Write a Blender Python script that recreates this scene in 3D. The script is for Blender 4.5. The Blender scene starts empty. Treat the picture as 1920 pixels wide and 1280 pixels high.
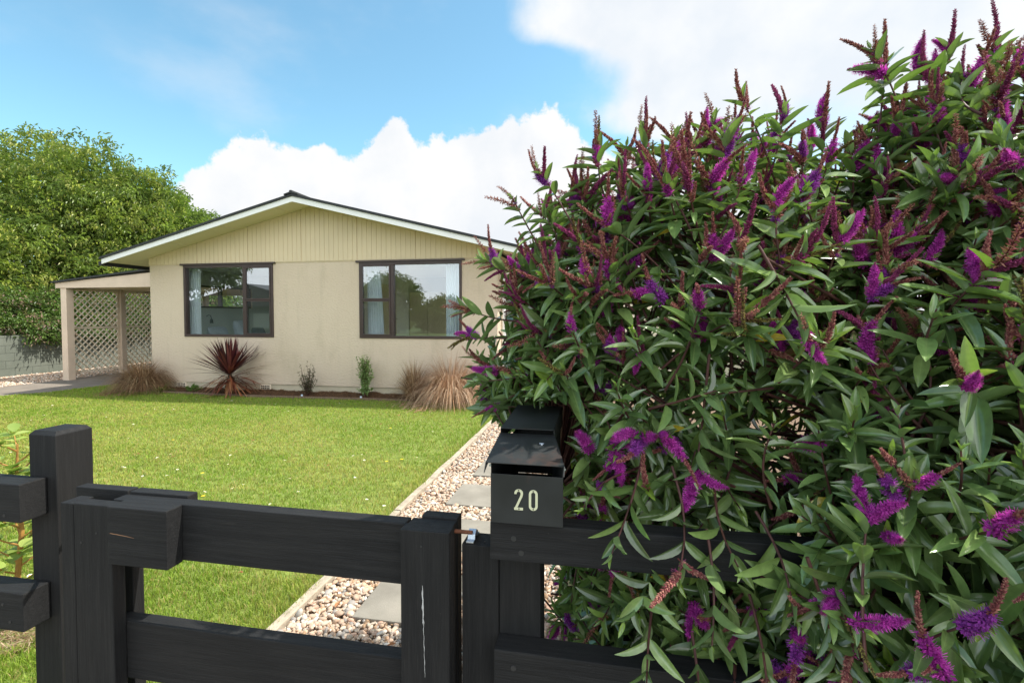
import bpy, bmesh, math, random
import numpy as np
from mathutils import Vector, Matrix, noise
R = math.radians
rng = np.random.default_rng(7)
random.seed(7)
scene = bpy.context.scene
COL = bpy.data.collections.new('garden'); scene.collection.children.link(COL)

# ------------------------------------------------------------------ bookkeeping
def tag(o, label=None, cat=None, group=None, kind=None):
    if label: o['label'] = label
    if cat: o['category'] = cat
    if group: o['group'] = group
    if kind: o['kind'] = kind
    return o
def empty(name, loc, label, cat, group=None, rz=0):
    o = bpy.data.objects.new(name, None); COL.objects.link(o)
    o.location = loc; o.rotation_euler = (0, 0, rz); o.empty_display_size = .1
    return tag(o, label, cat, group)
def link(name, me, mat=None, parent=None):
    o = bpy.data.objects.new(name, me); COL.objects.link(o)
    if mat is not None and not me.materials:
        for m in (mat if isinstance(mat, (list, tuple)) else [mat]): me.materials.append(m)
    if parent is not None:
        o.parent = parent
        # geometry is written in world space; undo the parent's placement
        o.matrix_parent_inverse = Matrix.Identity(4)
        M = Matrix.Identity(4); p = parent; chain = []
        while p is not None: chain.append(p); p = p.parent
        for p in reversed(chain): M = M @ (Matrix.Translation(p.location) @ p.rotation_euler.to_matrix().to_4x4())
        Mi = M.inverted(); o.location = Mi.to_translation(); o.rotation_euler = Mi.to_euler()
    return o
def copy_tree(o, parent=None):
    c = o.copy(); COL.objects.link(c)
    if parent is not None: c.parent = parent
    for ch in list(o.children): copy_tree(ch, c)
    return c

# ------------------------------------------------------------------ mesh helpers
def np_mesh(name, V, faces, cols=None, smooth=False, mids=None, matidx=None):
    V = np.asarray(V, np.float32).reshape(-1, 3)
    if not isinstance(faces, (list, tuple)): faces = [faces]
    faces = [np.asarray(f, np.int32) for f in faces if len(f)]
    me = bpy.data.meshes.new(name)
    me.vertices.add(len(V)); me.vertices.foreach_set('co', V.ravel())
    loops = np.concatenate([f.ravel() for f in faces])
    sizes = np.concatenate([np.full(len(f), f.shape[1], np.int32) for f in faces])
    starts = np.concatenate([[0], np.cumsum(sizes)[:-1]]).astype(np.int32)
    me.loops.add(len(loops)); me.loops.foreach_set('vertex_index', loops)
    me.polygons.add(len(sizes)); me.polygons.foreach_set('loop_start', starts)
    me.polygons.foreach_set('use_smooth', np.full(len(sizes), smooth, bool))
    if matidx is not None: me.polygons.foreach_set('material_index', np.asarray(matidx, np.int32))
    me.update(calc_edges=True)
    if cols is not None:
        a = me.color_attributes.new('Col', 'FLOAT_COLOR', 'POINT')
        c = np.ones((len(V), 4), np.float32); c[:, :3] = cols; a.data.foreach_set('color', c.ravel())
    if mids is not None:
        a = me.attributes.new('mid', 'FLOAT', 'POINT'); a.data.foreach_set('value', np.asarray(mids, np.float32))
    return me
def inst(TV, TF, P, X, Y, Z, S):
    """copies of template verts TV (k,3) at P with axes X,Y,Z (n,3) scaled by S (n,3)"""
    n, k = len(P), len(TV)
    V = (P[:, None, :] + TV[None, :, 0:1]*(X*S[:, 0:1])[:, None, :] + TV[None, :, 1:2]*(Y*S[:, 1:2])[:, None, :]
         + TV[None, :, 2:3]*(Z*S[:, 2:3])[:, None, :])
    off = (np.arange(n)*k)[:, None, None]
    return V.reshape(-1, 3), [(off+np.asarray(f)[None]).reshape(-1, np.asarray(f).shape[1]) for f in TF]
def nrm(a): return a/np.maximum(np.linalg.norm(a, axis=-1, keepdims=True), 1e-9)
def frame_from(D, up):
    Y = nrm(np.cross(up, D)); Z = nrm(np.cross(D, Y)); return D, Y, Z
class MB:
    def __init__(s): s.V = []; s.F = []
    def add(s, vs, fs):
        b = len(s.V); s.V += [tuple(v) for v in vs]; s.F += [tuple(b+i for i in f) for f in fs]; return s
    def box(s, x0, x1, y0, y1, z0, z1):
        return s.add([(x0,y0,z0),(x1,y0,z0),(x1,y1,z0),(x0,y1,z0),(x0,y0,z1),(x1,y0,z1),(x1,y1,z1),(x0,y1,z1)],
                     [(0,3,2,1),(4,5,6,7),(0,1,5,4),(1,2,6,5),(2,3,7,6),(3,0,4,7)])
    def bar(s, a, b, w, h, up=(0,0,1)):
        a, b = Vector(a), Vector(b); d = (b-a).normalized(); u = Vector(up)
        x = d.cross(u).normalized()*w/2; z = x.normalized().cross(d).normalized()*h/2
        vs = [p+sx*x+sz*z for p in (a, b) for sx, sz in ((-1,-1),(1,-1),(1,1),(-1,1))]
        return s.add(vs, [(0,1,2,3),(7,6,5,4),(0,4,5,1),(1,5,6,2),(2,6,7,3),(3,7,4,0)])
    def prism(s, poly, axis, a0, a1):
        """poly: 2-D outline; axis 'y': (x,z) outline extruded in y; 'x': (y,z); 'z': (x,y)"""
        f = {'y': lambda p, t: (p[0], t, p[1]), 'x': lambda p, t: (t, p[0], p[1]), 'z': lambda p, t: (p[0], p[1], t)}[axis]
        n = len(poly)
        return s.add([f(p, a0) for p in poly]+[f(p, a1) for p in poly],
                     [tuple(range(n)), tuple(range(2*n-1, n-1, -1))]+[(i, n+i, n+(i+1) % n, (i+1) % n) for i in range(n)])
    def tube(s, pts, rad, n=6, cap=True):
        pts = [Vector(p) for p in pts]; b = len(s.V); u = None
        if not hasattr(rad, '__len__'): rad = [rad]*len(pts)
        for i, p in enumerate(pts):
            d = (pts[min(i+1, len(pts)-1)]-pts[max(i-1, 0)]).normalized()
            if u is None: u = d.orthogonal().normalized()
            u = (u-d*u.dot(d)).normalized(); v = d.cross(u)
            for k in range(n):
                t = 2*math.pi*k/n; s.V.append(tuple(p+(u*math.cos(t)+v*math.sin(t))*rad[i]))
        for i in range(len(pts)-1):
            for k in range(n):
                a = b+i*n+k; c = b+i*n+(k+1) % n; s.F.append((a, c, c+n, a+n))
        if cap: s.F.append(tuple(b+k for k in reversed(range(n)))); s.F.append(tuple(b+(len(pts)-1)*n+k for k in range(n)))
        return s
    def build(s, name, mat, parent=None, bevel=0, seg=2, smooth=False, rough=0):
        me = bpy.data.meshes.new(name); me.from_pydata(s.V, [], s.F); me.update()
        bm = bmesh.new(); bm.from_mesh(me)
        bmesh.ops.recalc_face_normals(bm, faces=bm.faces)
        if rough:
            bmesh.ops.subdivide_edges(bm, edges=[e for e in bm.edges if e.calc_length() > .25], cuts=10, use_grid_fill=True)
            for v in bm.verts:
                v.co += Vector((noise.noise(v.co*3.1), noise.noise(v.co*3.7+Vector((5,0,0))), noise.noise(v.co*2.9+Vector((0,9,0)))))*rough
        if bevel: 
            es = [e for e in bm.edges if len(e.link_faces) == 2 and e.calc_face_angle(0) > .5]
            bmesh.ops.bevel(bm, geom=es, offset=bevel, segments=seg, affect='EDGES', profile=.6)
        bm.to_mesh(me); bm.free()
        for p in me.polygons: p.use_smooth = smooth
        return link(name, me, mat, parent)

# ------------------------------------------------------------------ materials
class NT:
    def __init__(s, name):
        s.m = bpy.data.materials.new(name); s.m.use_nodes = True; s.t = s.m.node_tree
        s.b = s.t.nodes['Principled BSDF']; s.out = s.t.nodes['Material Output']
    def n(s, t, **k):
        o = s.t.nodes.new(t)
        for a, v in k.items():
            if hasattr(o, a) and a not in o.inputs.keys(): setattr(o, a, v)
            else: o.inputs[a].default_value = v
        return o
    def l(s, a, b): s.t.links.new(a, b)
    def noise(s, scale, detail=4, rough=.55, vec=None, sx=None):
        tc = s.n('ShaderNodeNewGeometry') if vec is None else None
        src = tc.outputs['Position'] if vec is None else vec
        if sx:
            mp = s.n('ShaderNodeMapping'); mp.inputs['Scale'].default_value = sx; s.l(src, mp.inputs['Vector']); src = mp.outputs[0]
        o = s.n('ShaderNodeTexNoise'); o.inputs['Scale'].default_value = scale; o.inputs['Detail'].default_value = detail
        o.inputs['Roughness'].default_value = rough; s.l(src, o.inputs['Vector']); return o.outputs['Fac']
    def ramp(s, fac, stops):
        o = s.n('ShaderNodeValToRGB'); e = o.color_ramp.elements
        while len(e) < len(stops): e.new(.5)
        for i, (p, c) in enumerate(stops): e[i].position = p; e[i].color = (*c, 1) if len(c) == 3 else c
        s.l(fac, o.inputs[0]); return o.outputs[0]
    def mix(s, f, a, b, mode='MIX'):
        o = s.n('ShaderNodeMix', data_type='RGBA', blend_type=mode)
        for sock, v in ((o.inputs[0], f), (o.inputs[6], a), (o.inputs[7], b)):
            if isinstance(v, bpy.types.NodeSocket): s.l(v, sock)
            elif isinstance(v, (int, float)): sock.default_value = v if sock.type == 'VALUE' else (v, v, v, 1)
            else: sock.default_value = (*v, 1)
        return o.outputs[2]
    def math(s, op, a, b=None, clamp=False):
        o = s.n('ShaderNodeMath', operation=op, use_clamp=clamp)
        for i, v in enumerate((a, b)):
            if v is None: continue
            if isinstance(v, bpy.types.NodeSocket): s.l(v, o.inputs[i])
            else: o.inputs[i].default_value = v
        return o.outputs[0]
    def bump(s, h, strength=.3, dist=.01):
        o = s.n('ShaderNodeBump'); o.inputs['Strength'].default_value = strength; o.inputs['Distance'].default_value = dist
        s.l(h, o.inputs['Height']); s.l(o.outputs[0], s.b.inputs['Normal']); return o
    def base(s, c, rough=.6, spec=.5, metal=0):
        if isinstance(c, bpy.types.NodeSocket): s.l(c, s.b.inputs['Base Color'])
        else: s.b.inputs['Base Color'].default_value = (*c, 1)
        if isinstance(rough, bpy.types.NodeSocket): s.l(rough, s.b.inputs['Roughness'])
        else: s.b.inputs['Roughness'].default_value = rough
        s.b.inputs['Specular IOR Level'].default_value = spec; s.b.inputs['Metallic'].default_value = metal
        return s
def simple(name, c, rough=.6, var=.12, scale=6, spec=.4, bump=0, metal=0, bscale=60):
    q = NT(name); f = q.noise(scale, 5)
    a = tuple(x*(1-var) for x in c); b = tuple(min(1, x*(1+var)) for x in c)
    q.base(q.ramp(f, [(.3, a), (.7, b)]), rough, spec, metal)
    if bump: q.bump(q.noise(bscale, 4), bump, .01)
    return q.m
def attr_mat(name, rough=.5, spec=.4, trans=.0, tcol=(1,1,1), mid=False, back=None, bumpy=0, vein=0):
    q = NT(name); a = q.n('ShaderNodeAttribute', attribute_name='Col'); c = a.outputs['Color']
    v = q.noise(60 if mid else 9, 3); c = q.mix(1, c, q.ramp(v, [(.25, (.82,.82,.82)), (.75, (1.15,1.15,1.15))]), 'MULTIPLY')
    if mid:
        m = q.n('ShaderNodeAttribute', attribute_name='mid').outputs['Fac']
        ln = q.math('POWER', m, 14.0)
        c = q.mix(q.math('MULTIPLY', ln, .55), c, (.26,.36,.12))
    if back:
        g = q.n('ShaderNodeNewGeometry').outputs['Backfacing']; c2 = q.mix(.55, c, back); c = q.mix(g, c, c2)
    q.base(c, rough, spec)
    if bumpy: q.bump(q.noise(bumpy, 3), .4, .004)
    if trans:
        t = q.n('ShaderNodeBsdfTranslucent'); q.l(q.mix(1, c, tcol, 'MULTIPLY'), t.inputs['Color'])
        mx = q.n('ShaderNodeMixShader'); mx.inputs[0].default_value = trans
        q.l(q.b.outputs[0], mx.inputs[1]); q.l(t.outputs[0], mx.inputs[2]); q.l(mx.outputs[0], q.out.inputs['Surface'])
    return q.m
M = {}
def black_timber(name, sx):
    q = NT(name); g = q.noise(7, 6, .65, sx=sx); w = q.noise(2.2, 4)
    c = q.ramp(g, [(.25, (.0075,.0078,.0086)), (.5, (.0125,.0129,.0138)), (.8, (.022,.0222,.0228))])
    fg = q.noise(38, 4, .7, sx=tuple(v*1.6 if v > 1 else v*.3 for v in sx)); c = q.mix(1, c, q.ramp(fg, [(.3, (.62,)*3), (.7, (1.35,)*3)]), 'MULTIPLY')
    c = q.mix(q.ramp(w, [(.35, (0,0,0)), (.75, (.5,.5,.5))]), c, (.021,.020,.0185))
    sc = q.noise(26, 3, .6, sx=tuple(v*.35 for v in sx)); c = q.mix(q.ramp(sc, [(.68, (0,0,0)), (.76, (.35,)*3)]), c, (.05,.047,.042))
    sp = q.noise(170, 2, .5); c = q.mix(q.ramp(sp, [(.74, (0,0,0)), (.79, (.5,.5,.5))]), c, (.12,.11,.10))
    q.base(c, q.ramp(g, [(.2, (.74,)*3), (.8, (.55,)*3)]), .26)
    q.bump(q.math('ADD', q.noise(16, 8, .7, sx=sx), q.math('MULTIPLY', fg, .5)), .5, .006); return q.m
M['timber_h'] = black_timber('black stained timber along', (.5, 9, 9))
M['timber_v'] = black_timber('black stained timber upright', (9, 9, .5))
M['raw_timber'] = simple('raw split wood', (.32,.17,.09), .8, .3, 40)
def stucco():
    q = NT('cream stucco'); big = q.noise(.8, 5); st = q.noise(1.6, 6, .6, sx=(1.3, 1, .5))
    c = q.ramp(big, [(.3, (.595,.485,.370)), (.7, (.65,.54,.415))])
    c = q.mix(q.ramp(st, [(.54, (0,0,0)), (.74, (.5,)*3)]), c, (.45,.37,.26))
    dr = q.noise(3.5, 5, .6, sx=(2.2, 1, .16)); c = q.mix(q.ramp(dr, [(.55, (0,0,0)), (.78, (.35,)*3)]), c, (.44,.37,.27))
    q.base(c, .85, .2); h = q.math('ADD', q.noise(22, 4, .6, sx=(1,1,1.8)), q.math('MULTIPLY', q.noise(90, 3), .4))
    q.bump(h, .8, .02); return q.m
M['stucco'] = stucco()
M['cladding'] = simple('cream painted cladding', (.64,.525,.35), .55, .04, 2)
M['cream'] = simple('cream paint', (.82,.70,.54), .55, .06, 3, bump=.1)
M['beige'] = simple('pinkish cream paint', (.68,.54,.41), .6, .08, 3, bump=.1)
M['foundation'] = simple('painted foundation', (.50,.44,.32), .8, .12, 3, bump=.3)
M['white'] = simple('white paint', (.80,.80,.78), .45, .03, 3)
M['soffit'] = simple('soffit paint', (.66,.60,.43), .6, .05, 1)
M['roof'] = simple('dark roofing', (.022,.024,.024), .6, .25, 12, bump=.2)
M['brown_alu'] = simple('brown window joinery', (.045,.026,.021), .38, .12, 5, spec=.5)
M['dark'] = simple('dark void', (.01,.01,.01), .9)
M['wallpaper'] = simple('pale interior wall', (.74,.76,.68), .9, .05, 1)
M['ceil'] = simple('interior ceiling', (.85,.85,.83), .9, .02, 1)
M['carpet'] = simple('carpet', (.45,.40,.34), .95, .1, 30)
M['door_wood'] = simple('cream door', (.62,.55,.38), .6, .05, 2)
M['linen'] = simple('pale blue linen', (.62,.67,.78), .9, .1, 20)
M['navy'] = simple('navy cushion', (.03,.04,.08), .9, .2, 20)
M['brass'] = simple('dull metal', (.25,.22,.16), .35, .1, metal=1)
M['galv'] = simple('galvanised steel', (.55,.60,.66), .35, .15, 30, metal=.8)
M['rust'] = simple('rusted steel', (.16,.06,.03), .8, .4, 60)
def mailmetal():
    q = NT('black painted sheet metal'); f = q.noise(9, 6); r = q.noise(6, 8, .7)
    c = q.ramp(f, [(.3, (.010,.0115,.012)), (.7, (.020,.0225,.023))])
    c = q.mix(q.ramp(r, [(.62, (0,0,0)), (.74, (.7,)*3)]), c, (.060,.030,.022))
    s = q.noise(230, 2); c = q.mix(q.ramp(s, [(.75, (0,0,0)), (.8, (.4,)*3)]), c, (.2,.2,.19))
    q.base(c, q.ramp(f, [(.3, (.42,)*3), (.7, (.6,)*3)]), .5); q.bump(q.noise(14, 3), .12, .01); return q.m
M['mailbox'] = mailmetal()
M['digit'] = simple('cream plastic numeral', (.62,.62,.42), .4, .05)
M['screw'] = simple('screw head', (.03,.03,.03), .5, .1)
M['concrete'] = simple('concrete', (.20,.17,.14), .85, .18, 2.5, bump=.35, bscale=120)
def paver():
    q = NT('paver'); f = q.noise(3, 6, .6); sp = q.noise(160, 3)
    c = q.ramp(f, [(.3, (.19,.175,.145)), (.55, (.27,.25,.21)), (.75, (.34,.31,.26))])
    c = q.mix(q.ramp(sp, [(.35, (.3,)*3), (.6, (0,0,0))]), c, (.20,.18,.15))
    q.base(c, .9, .2); q.bump(sp, .35, .004); return q.m
M['paver'] = paver()
M['edging'] = simple('weathered edging timber', (.40,.34,.26), .85, .25, 14, bump=.4)
M['soil'] = simple('soil and grit', (.17,.115,.075), .95, .4, 30, bump=.6)
M['gravel_bed'] = simple('grit under pebbles', (.30,.23,.17), .95, .4, 60, bump=.6)
M['lawn_soil'] = simple('turf base', (.17,.22,.045), .95, .35, 14, bump=.5)
M['verge'] = simple('verge grass', (.07,.12,.025), .95, .3, 8, bump=.6)
M['asphalt'] = simple('asphalt', (.06,.06,.06), .9, .2, 30, bump=.4)
def blockwall():
    q = NT('painted block wall'); g = q.n('ShaderNodeNewGeometry'); sp = q.n('ShaderNodeSeparateXYZ'); q.l(g.outputs['Position'], sp.inputs[0])
    cb = q.n('ShaderNodeCombineXYZ'); q.l(sp.outputs['Y'], cb.inputs[0]); q.l(sp.outputs['Z'], cb.inputs[1])
    br = q.n('ShaderNodeTexBrick'); q.l(cb.outputs[0], br.inputs['Vector'])
    for k, v in (('Scale', 1), ('Brick Width', .4), ('Row Height', .2), ('Mortar Size', .006)): br.inputs[k].default_value = v
    f = q.noise(3, 5); c = q.ramp(f, [(.3, (.13,.145,.12)), (.7, (.17,.185,.155))])
    q.base(q.mix(br.outputs['Fac'], c, (.09,.10,.085)), .85, .2)
    q.bump(q.math('SUBTRACT', q.math('MULTIPLY', q.noise(60, 3), .3), br.outputs['Fac']), .5, .01); return q.m
M['blocks'] = blockwall()
def glass():
    q = NT('window glass'); tr = q.n('ShaderNodeBsdfTransparent'); tr.inputs[0].default_value = (.93,.96,.95,1)
    gl = q.n('ShaderNodeBsdfGlossy'); gl.inputs['Roughness'].default_value = .0; gl.inputs['Color'].default_value = (.9,.95,1,1)
    fr = q.n('ShaderNodeFresnel'); bf = q.n('ShaderNodeNewGeometry').outputs['Backfacing']
    q.l(q.math('SUBTRACT', 1.5, q.math('MULTIPLY', bf, 1.5-1/1.5)), fr.inputs[0])
    mx = q.n('ShaderNodeMixShader'); q.l(q.math('MULTIPLY_ADD' if False else 'ADD', q.math('MULTIPLY', fr.outputs[0], 1.15), .10), mx.inputs[0])
    q.l(tr.outputs[0], mx.inputs[1]); q.l(gl.outputs[0], mx.inputs[2]); q.l(mx.outputs[0], q.out.inputs['Surface']); return q.m
M['glass'] = glass()
def sheer():
    q = NT('sheer curtain'); q.base((.80,.84,.90), .9, .1)
    t = q.n('ShaderNodeBsdfTranslucent'); t.inputs[0].default_value = (.85,.9,.95,1)
    mx = q.n('ShaderNodeMixShader'); mx.inputs[0].default_value = .15
    q.l(q.b.outputs[0], mx.inputs[1]); q.l(t.outputs[0], mx.inputs[2]); q.l(mx.outputs[0], q.out.inputs['Surface']); return q.m
M['sheer'] = sheer()
M['grass'] = attr_mat('grass blades', .55, .25, .35, (1.1,1.15,.6))
M['straw'] = attr_mat('dry sedge', .7, .2, .25)
M['hebe_leaf'] = attr_mat('hebe leaf', .20, 1.0, .18, (1.4,1.7,.6), mid=True, back=(.16,.23,.10))
M['hebe_flower'] = attr_mat('hebe flower', .65, .2, .3, (1.1,.9,1.1))
M['leaf'] = attr_mat('tree leaf', .42, .5, .38, (1.2,1.4,.6), back=(.14,.20,.08))
M['cordyline'] = attr_mat('cordyline leaf', .4, .4, .2, (1.3,.8,.6))
M['stem'] = simple('reddish brown stem', (.085,.032,.026), .6, .3, 30)
M['bark'] = simple('bark', (.10,.075,.055), .9, .3, 15, bump=.5)
M['ochre_stem'] = simple('yellow brown stem', (.36,.19,.05), .6, .3, 30)
M['pebble'] = attr_mat('pebble', .6, .3, bumpy=90)
M['petal'] = simple('white petal', (.8,.8,.78), .6, .03)
M['yellow'] = simple('yellow petal', (.75,.55,.02), .6, .1)
M['dry_leaf'] = simple('fallen leaf', (.30,.13,.05), .7, .4, 30)
M['clear_plastic'] = simple('plant tag', (.55,.65,.75), .3, .1)

# ------------------------------------------------------------------ camera (photo 3:2, 17 mm)
A = math.atan(1/5.283); PITCH = math.atan(30/920)
cam = bpy.data.cameras.new('camera'); camo = bpy.data.objects.new('camera', cam); COL.objects.link(camo)
camo.location = (0, 0, 1.6); camo.rotation_euler = (math.pi/2-PITCH, 0, A)
cam.sensor_width = 36; cam.lens = 36*920/1920; cam.shift_y = -20/1920; cam.clip_start = .02; cam.clip_end = 2000
scene.camera = camo

# ------------------------------------------------------------------ sky, clouds and sun
SUN_AZ, SUN_EL = R(75), R(55)
def build_world():
    w = bpy.data.worlds.new('World'); scene.world = w; w.use_nodes = True; t = w.node_tree; t.nodes.clear()
    N = t.nodes.new; L = t.links.new
    def mth(op, a, b=None, c=None, clamp=False):
        o = N('ShaderNodeMath'); o.operation = op; o.use_clamp = clamp
        for i, v in enumerate((a, b, c)):
            if v is None: continue
            if isinstance(v, bpy.types.NodeSocket): L(v, o.inputs[i])
            else: o.inputs[i].default_value = v
        return o.outputs[0]
    sky = N('ShaderNodeTexSky'); sky.sky_type = 'NISHITA'; sky.sun_disc = False
    sky.sun_elevation = SUN_EL; sky.sun_rotation = SUN_AZ; sky.air_density = 1.0; sky.dust_density = .6; sky.ozone_density = 1.3
    tint = N('ShaderNodeMix'); tint.data_type = 'RGBA'; tint.blend_type = 'MULTIPLY'; tint.inputs[0].default_value = 1
    tint.inputs[7].default_value = (1.06, 1.40, 1.24, 1); L(sky.outputs[0], tint.inputs[6])
    bg = N('ShaderNodeBackground'); bg.inputs[1].default_value = .092; L(tint.outputs[2], bg.inputs[0])
    tc = N('ShaderNodeTexCoord'); d = tc.outputs['Generated']; sp = N('ShaderNodeSeparateXYZ'); L(d, sp.inputs[0])
    x, y, z = sp.outputs
    az = mth('MULTIPLY', mth('ARCTAN2', x, y), 57.2958)
    el = mth('MULTIPLY', mth('ARCSINE', z), 57.2958)
    def nz(scale, detail, rough, off=0, sz=1.0):
        mp = N('ShaderNodeMapping'); L(d, mp.inputs[0]); mp.inputs['Location'].default_value = (off, off*.7, off*.3); mp.inputs['Scale'].default_value = (1, 1, sz)
        o = N('ShaderNodeTexNoise'); o.inputs['Scale'].default_value = scale; o.inputs['Detail'].default_value = detail; o.inputs['Roughness'].default_value = rough
        L(mp.outputs[0], o.inputs[0]); return mth('SUBTRACT', o.outputs['Fac'], .5)
    def curve(src, pts, lo, hi, ylo, yhi):
        f = N('ShaderNodeFloatCurve'); c = f.mapping.curves[0]
        P = [((a-lo)/(hi-lo), (b-ylo)/(yhi-ylo)) for a, b in pts]
        c.points[0].location = P[0]; c.points[1].location = P[-1]
        for p in P[1:-1]: c.points.new(*p)
        for p in c.points: p.handle_type = 'AUTO'
        f.mapping.update(); m = mth('DIVIDE', mth('SUBTRACT', src, lo), hi-lo, clamp=True); L(m, f.inputs['Value'])
        return mth('ADD', mth('MULTIPLY', f.outputs[0], yhi-ylo), ylo)
    def sstep(v, a, b):
        o = N('ShaderNodeMapRange'); o.interpolation_type = 'SMOOTHSTEP'; L(v, o.inputs[0]); o.inputs[1].default_value = a; o.inputs[2].default_value = b; return o.outputs[0]
    # the cumulus bank low behind the house
    top = curve(az, [(-180,7),(-100,9),(-60,5),(-48,8.5),(-44,14),(-42,16),(-38,17),(-34,16.6),(-31.5,18.2),(-29,17.4),(-26.5,19),(-23.7,20.8),(-20.5,19.3),(-16,20.6),(-10.7,21.2),(-6.4,22.4),(-3.5,20),(0,18),(10,16),(20,14),(60,14),(180,8)], -180, 180, 0, 30)
    pert = mth('ADD', mth('MULTIPLY', nz(9, 7, .55), 6.0), mth('MULTIPLY', nz(30, 7, .62, 3), 3.2))
    m1 = sstep(mth('SUBTRACT', mth('ADD', top, pert), el), -.2, .6)
    # the broad soft cloud high on the right
    pert2 = mth('ADD', mth('MULTIPLY', nz(4.5, 7, .55, 8), 14.0), mth('MULTIPLY', nz(16, 4, .5, 12), 3.5))
    lim = curve(el, [(0,3),(16,14),(19,2),(21,-3),(24,-1.5),(27,-3),(29.5,-10),(32,-10),(38,-16),(60,-40),(90,-60)], 0, 90, -60, 40)
    m2 = mth('MULTIPLY', sstep(mth('SUBTRACT', mth('ADD', az, pert2), lim), -1.5, 5.0), sstep(mth('ADD', el, pert2), 10, 21))
    # thin veils and the broken cloud of the rest of the sky
    veil = mth('MULTIPLY', sstep(nz(3.2, 6, .55, 21, 2.0), .0, .32), .28)
    back = sstep(mth('MULTIPLY', y, -1), .1, .5)
    m3 = mth('MULTIPLY', sstep(nz(2.6, 8, .55, 31, 1.6), -.06, .12), back)
    m = mth('MAXIMUM', mth('MAXIMUM', m1, mth('MULTIPLY', m2, .95)), mth('MAXIMUM', veil, mth('MULTIPLY', m3, .9)))
    m = mth('MULTIPLY', m, sstep(z, -.02, .01))
    shade = N('ShaderNodeValToRGB'); e = shade.color_ramp.elements; e[0].position = .34; e[0].color = (.86,.90,.95,1); e[1].position = .60; e[1].color = (1.0,1.0,1.0,1)
    L(mth('ADD', nz(7, 6, .55, 5), .5), shade.inputs[0])
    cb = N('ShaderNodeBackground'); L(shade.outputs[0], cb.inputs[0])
    # extra glow added to clouds behind the viewer, brightens house front and bush
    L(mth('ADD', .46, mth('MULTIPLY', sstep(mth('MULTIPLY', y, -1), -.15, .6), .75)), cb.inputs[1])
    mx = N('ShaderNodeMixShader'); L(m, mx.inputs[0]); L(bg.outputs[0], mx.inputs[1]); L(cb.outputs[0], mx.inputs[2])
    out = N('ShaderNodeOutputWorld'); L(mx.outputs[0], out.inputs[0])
build_world()
sl = bpy.data.lights.new('sun', 'SUN'); sl.energy = 3.2; sl.angle = R(.6); sl.color = (1, .95, .86)
so = bpy.data.objects.new('sun', sl); COL.objects.link(so)
sd = Vector((math.sin(SUN_AZ)*math.cos(SUN_EL), math.cos(SUN_AZ)*math.cos(SUN_EL), math.sin(SUN_EL)))
so.rotation_euler = sd.to_track_quat('Z', 'Y').to_euler()
scene.view_settings.view_transform = 'Standard'; scene.view_settings.look = 'None'; scene.view_settings.exposure = 1.15
scene.cycles.max_bounces = 8; scene.cycles.transparent_max_bounces = 12; scene.cycles.sample_clamp_indirect = 6
scene.cycles.use_denoising = True

# ------------------------------------------------------------------ the ground
def sheet(name, poly, z, mat, kind='structure', **k):
    me = bpy.data.meshes.new(name); me.from_pydata([(x, y, z) for x, y in poly], [], [tuple(range(len(poly)))]); me.update()
    o = link(name, me, mat); return tag(o, kind=kind, **k)
sheet('ground', [(-400,-400),(400,-400),(400,400),(-400,400)], -.03, M['verge'])
sheet('road', [(-200,-11),(200,-11),(200,-3.5),(-200,-3.5)], -.016, M['asphalt'])
sheet('footpath', [(-200,-1.2),(200,-1.2),(200,1.12),(-200,1.12)], -.012, M['concrete'])
LAWN = [(-11.9,1.3),(-1.69,1.3),(-1.69,8.42),(-2.4,8.52),(-5,8.42),(-6.8,8.36),(-8.9,8.47),(-10.2,8.9),(-11.0,9.35),(-11.12,8.8),(-11.25,8.1),(-11.65,7.55),(-11.9,7.1)]
sheet('lawn', LAWN, 0, M['lawn_soil'])
sheet('driveway', [(-13.12,1.3),(-11.9,1.3),(-11.9,7.1),(-11.65,7.55),(-11.25,8.1),(-11.12,8.8),(-11.0,9.35),(-9.6,9.6),(-9.6,18),(-13.12,18)], .004, M['concrete'])
sheet('gravel_path', [(-1.61,1.1),(-.2,1.1),(-.2,9.9),(-1.61,9.9)], -.004, M['gravel_bed'])
sheet('gravel_drive', [(-15.15,1.3),(-13.12,1.3),(-13.12,18),(-15.15,18)], -.006, M['gravel_bed'])
sheet('garden_bed', [(-11.0,9.35),(-10.2,8.9),(-8.9,8.47),(-6.8,8.36),(-5,8.42),(-2.4,8.52),(-1.69,8.5),(-1.69,8.9),(-9.6,8.9),(-9.6,9.55)], .002, M['soil'])
sheet('back_yard', [(-9.4,18.6),(12,18.6),(12,30),(-15,30),(-15,18.6)], -.008, M['verge'])
sheet('side_bed', [(-.21,1.2),(6,1.2),(6,9.9),(-.21,9.9)], -.002, M['soil'])

def in_poly(P, poly):
    x, y = P[:, 0], P[:, 1]; ins = np.zeros(len(P), bool); n = len(poly)
    for i in range(n):
        (x0, y0), (x1, y1) = poly[i], poly[(i+1) % n]
        c = (y0 > y) != (y1 > y)
        with np.errstate(divide='ignore', invalid='ignore'):
            ins ^= c & (x < (x1-x0)*(y-y0)/(y1-y0)+x0)
    return ins
def vnoise(P, s, seed=0):
    """cheap smooth value noise on (n,2)"""
    r = np.random.default_rng(seed); T = r.random((64, 64)); q = P*s+100; i = np.floor(q).astype(int); f = q-i; f = f*f*(3-2*f)
    a = T[i[:,0] % 64, i[:,1] % 64]; b = T[(i[:,0]+1) % 64, i[:,1] % 64]; c = T[i[:,0] % 64, (i[:,1]+1) % 64]; d_ = T[(i[:,0]+1) % 64, (i[:,1]+1) % 64]
    return (a*(1-f[:,0])+b*f[:,0])*(1-f[:,1])+(c*(1-f[:,0])+d_*f[:,0])*f[:,1]
PLANTPOS = (-2.95, 1.95)
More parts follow.
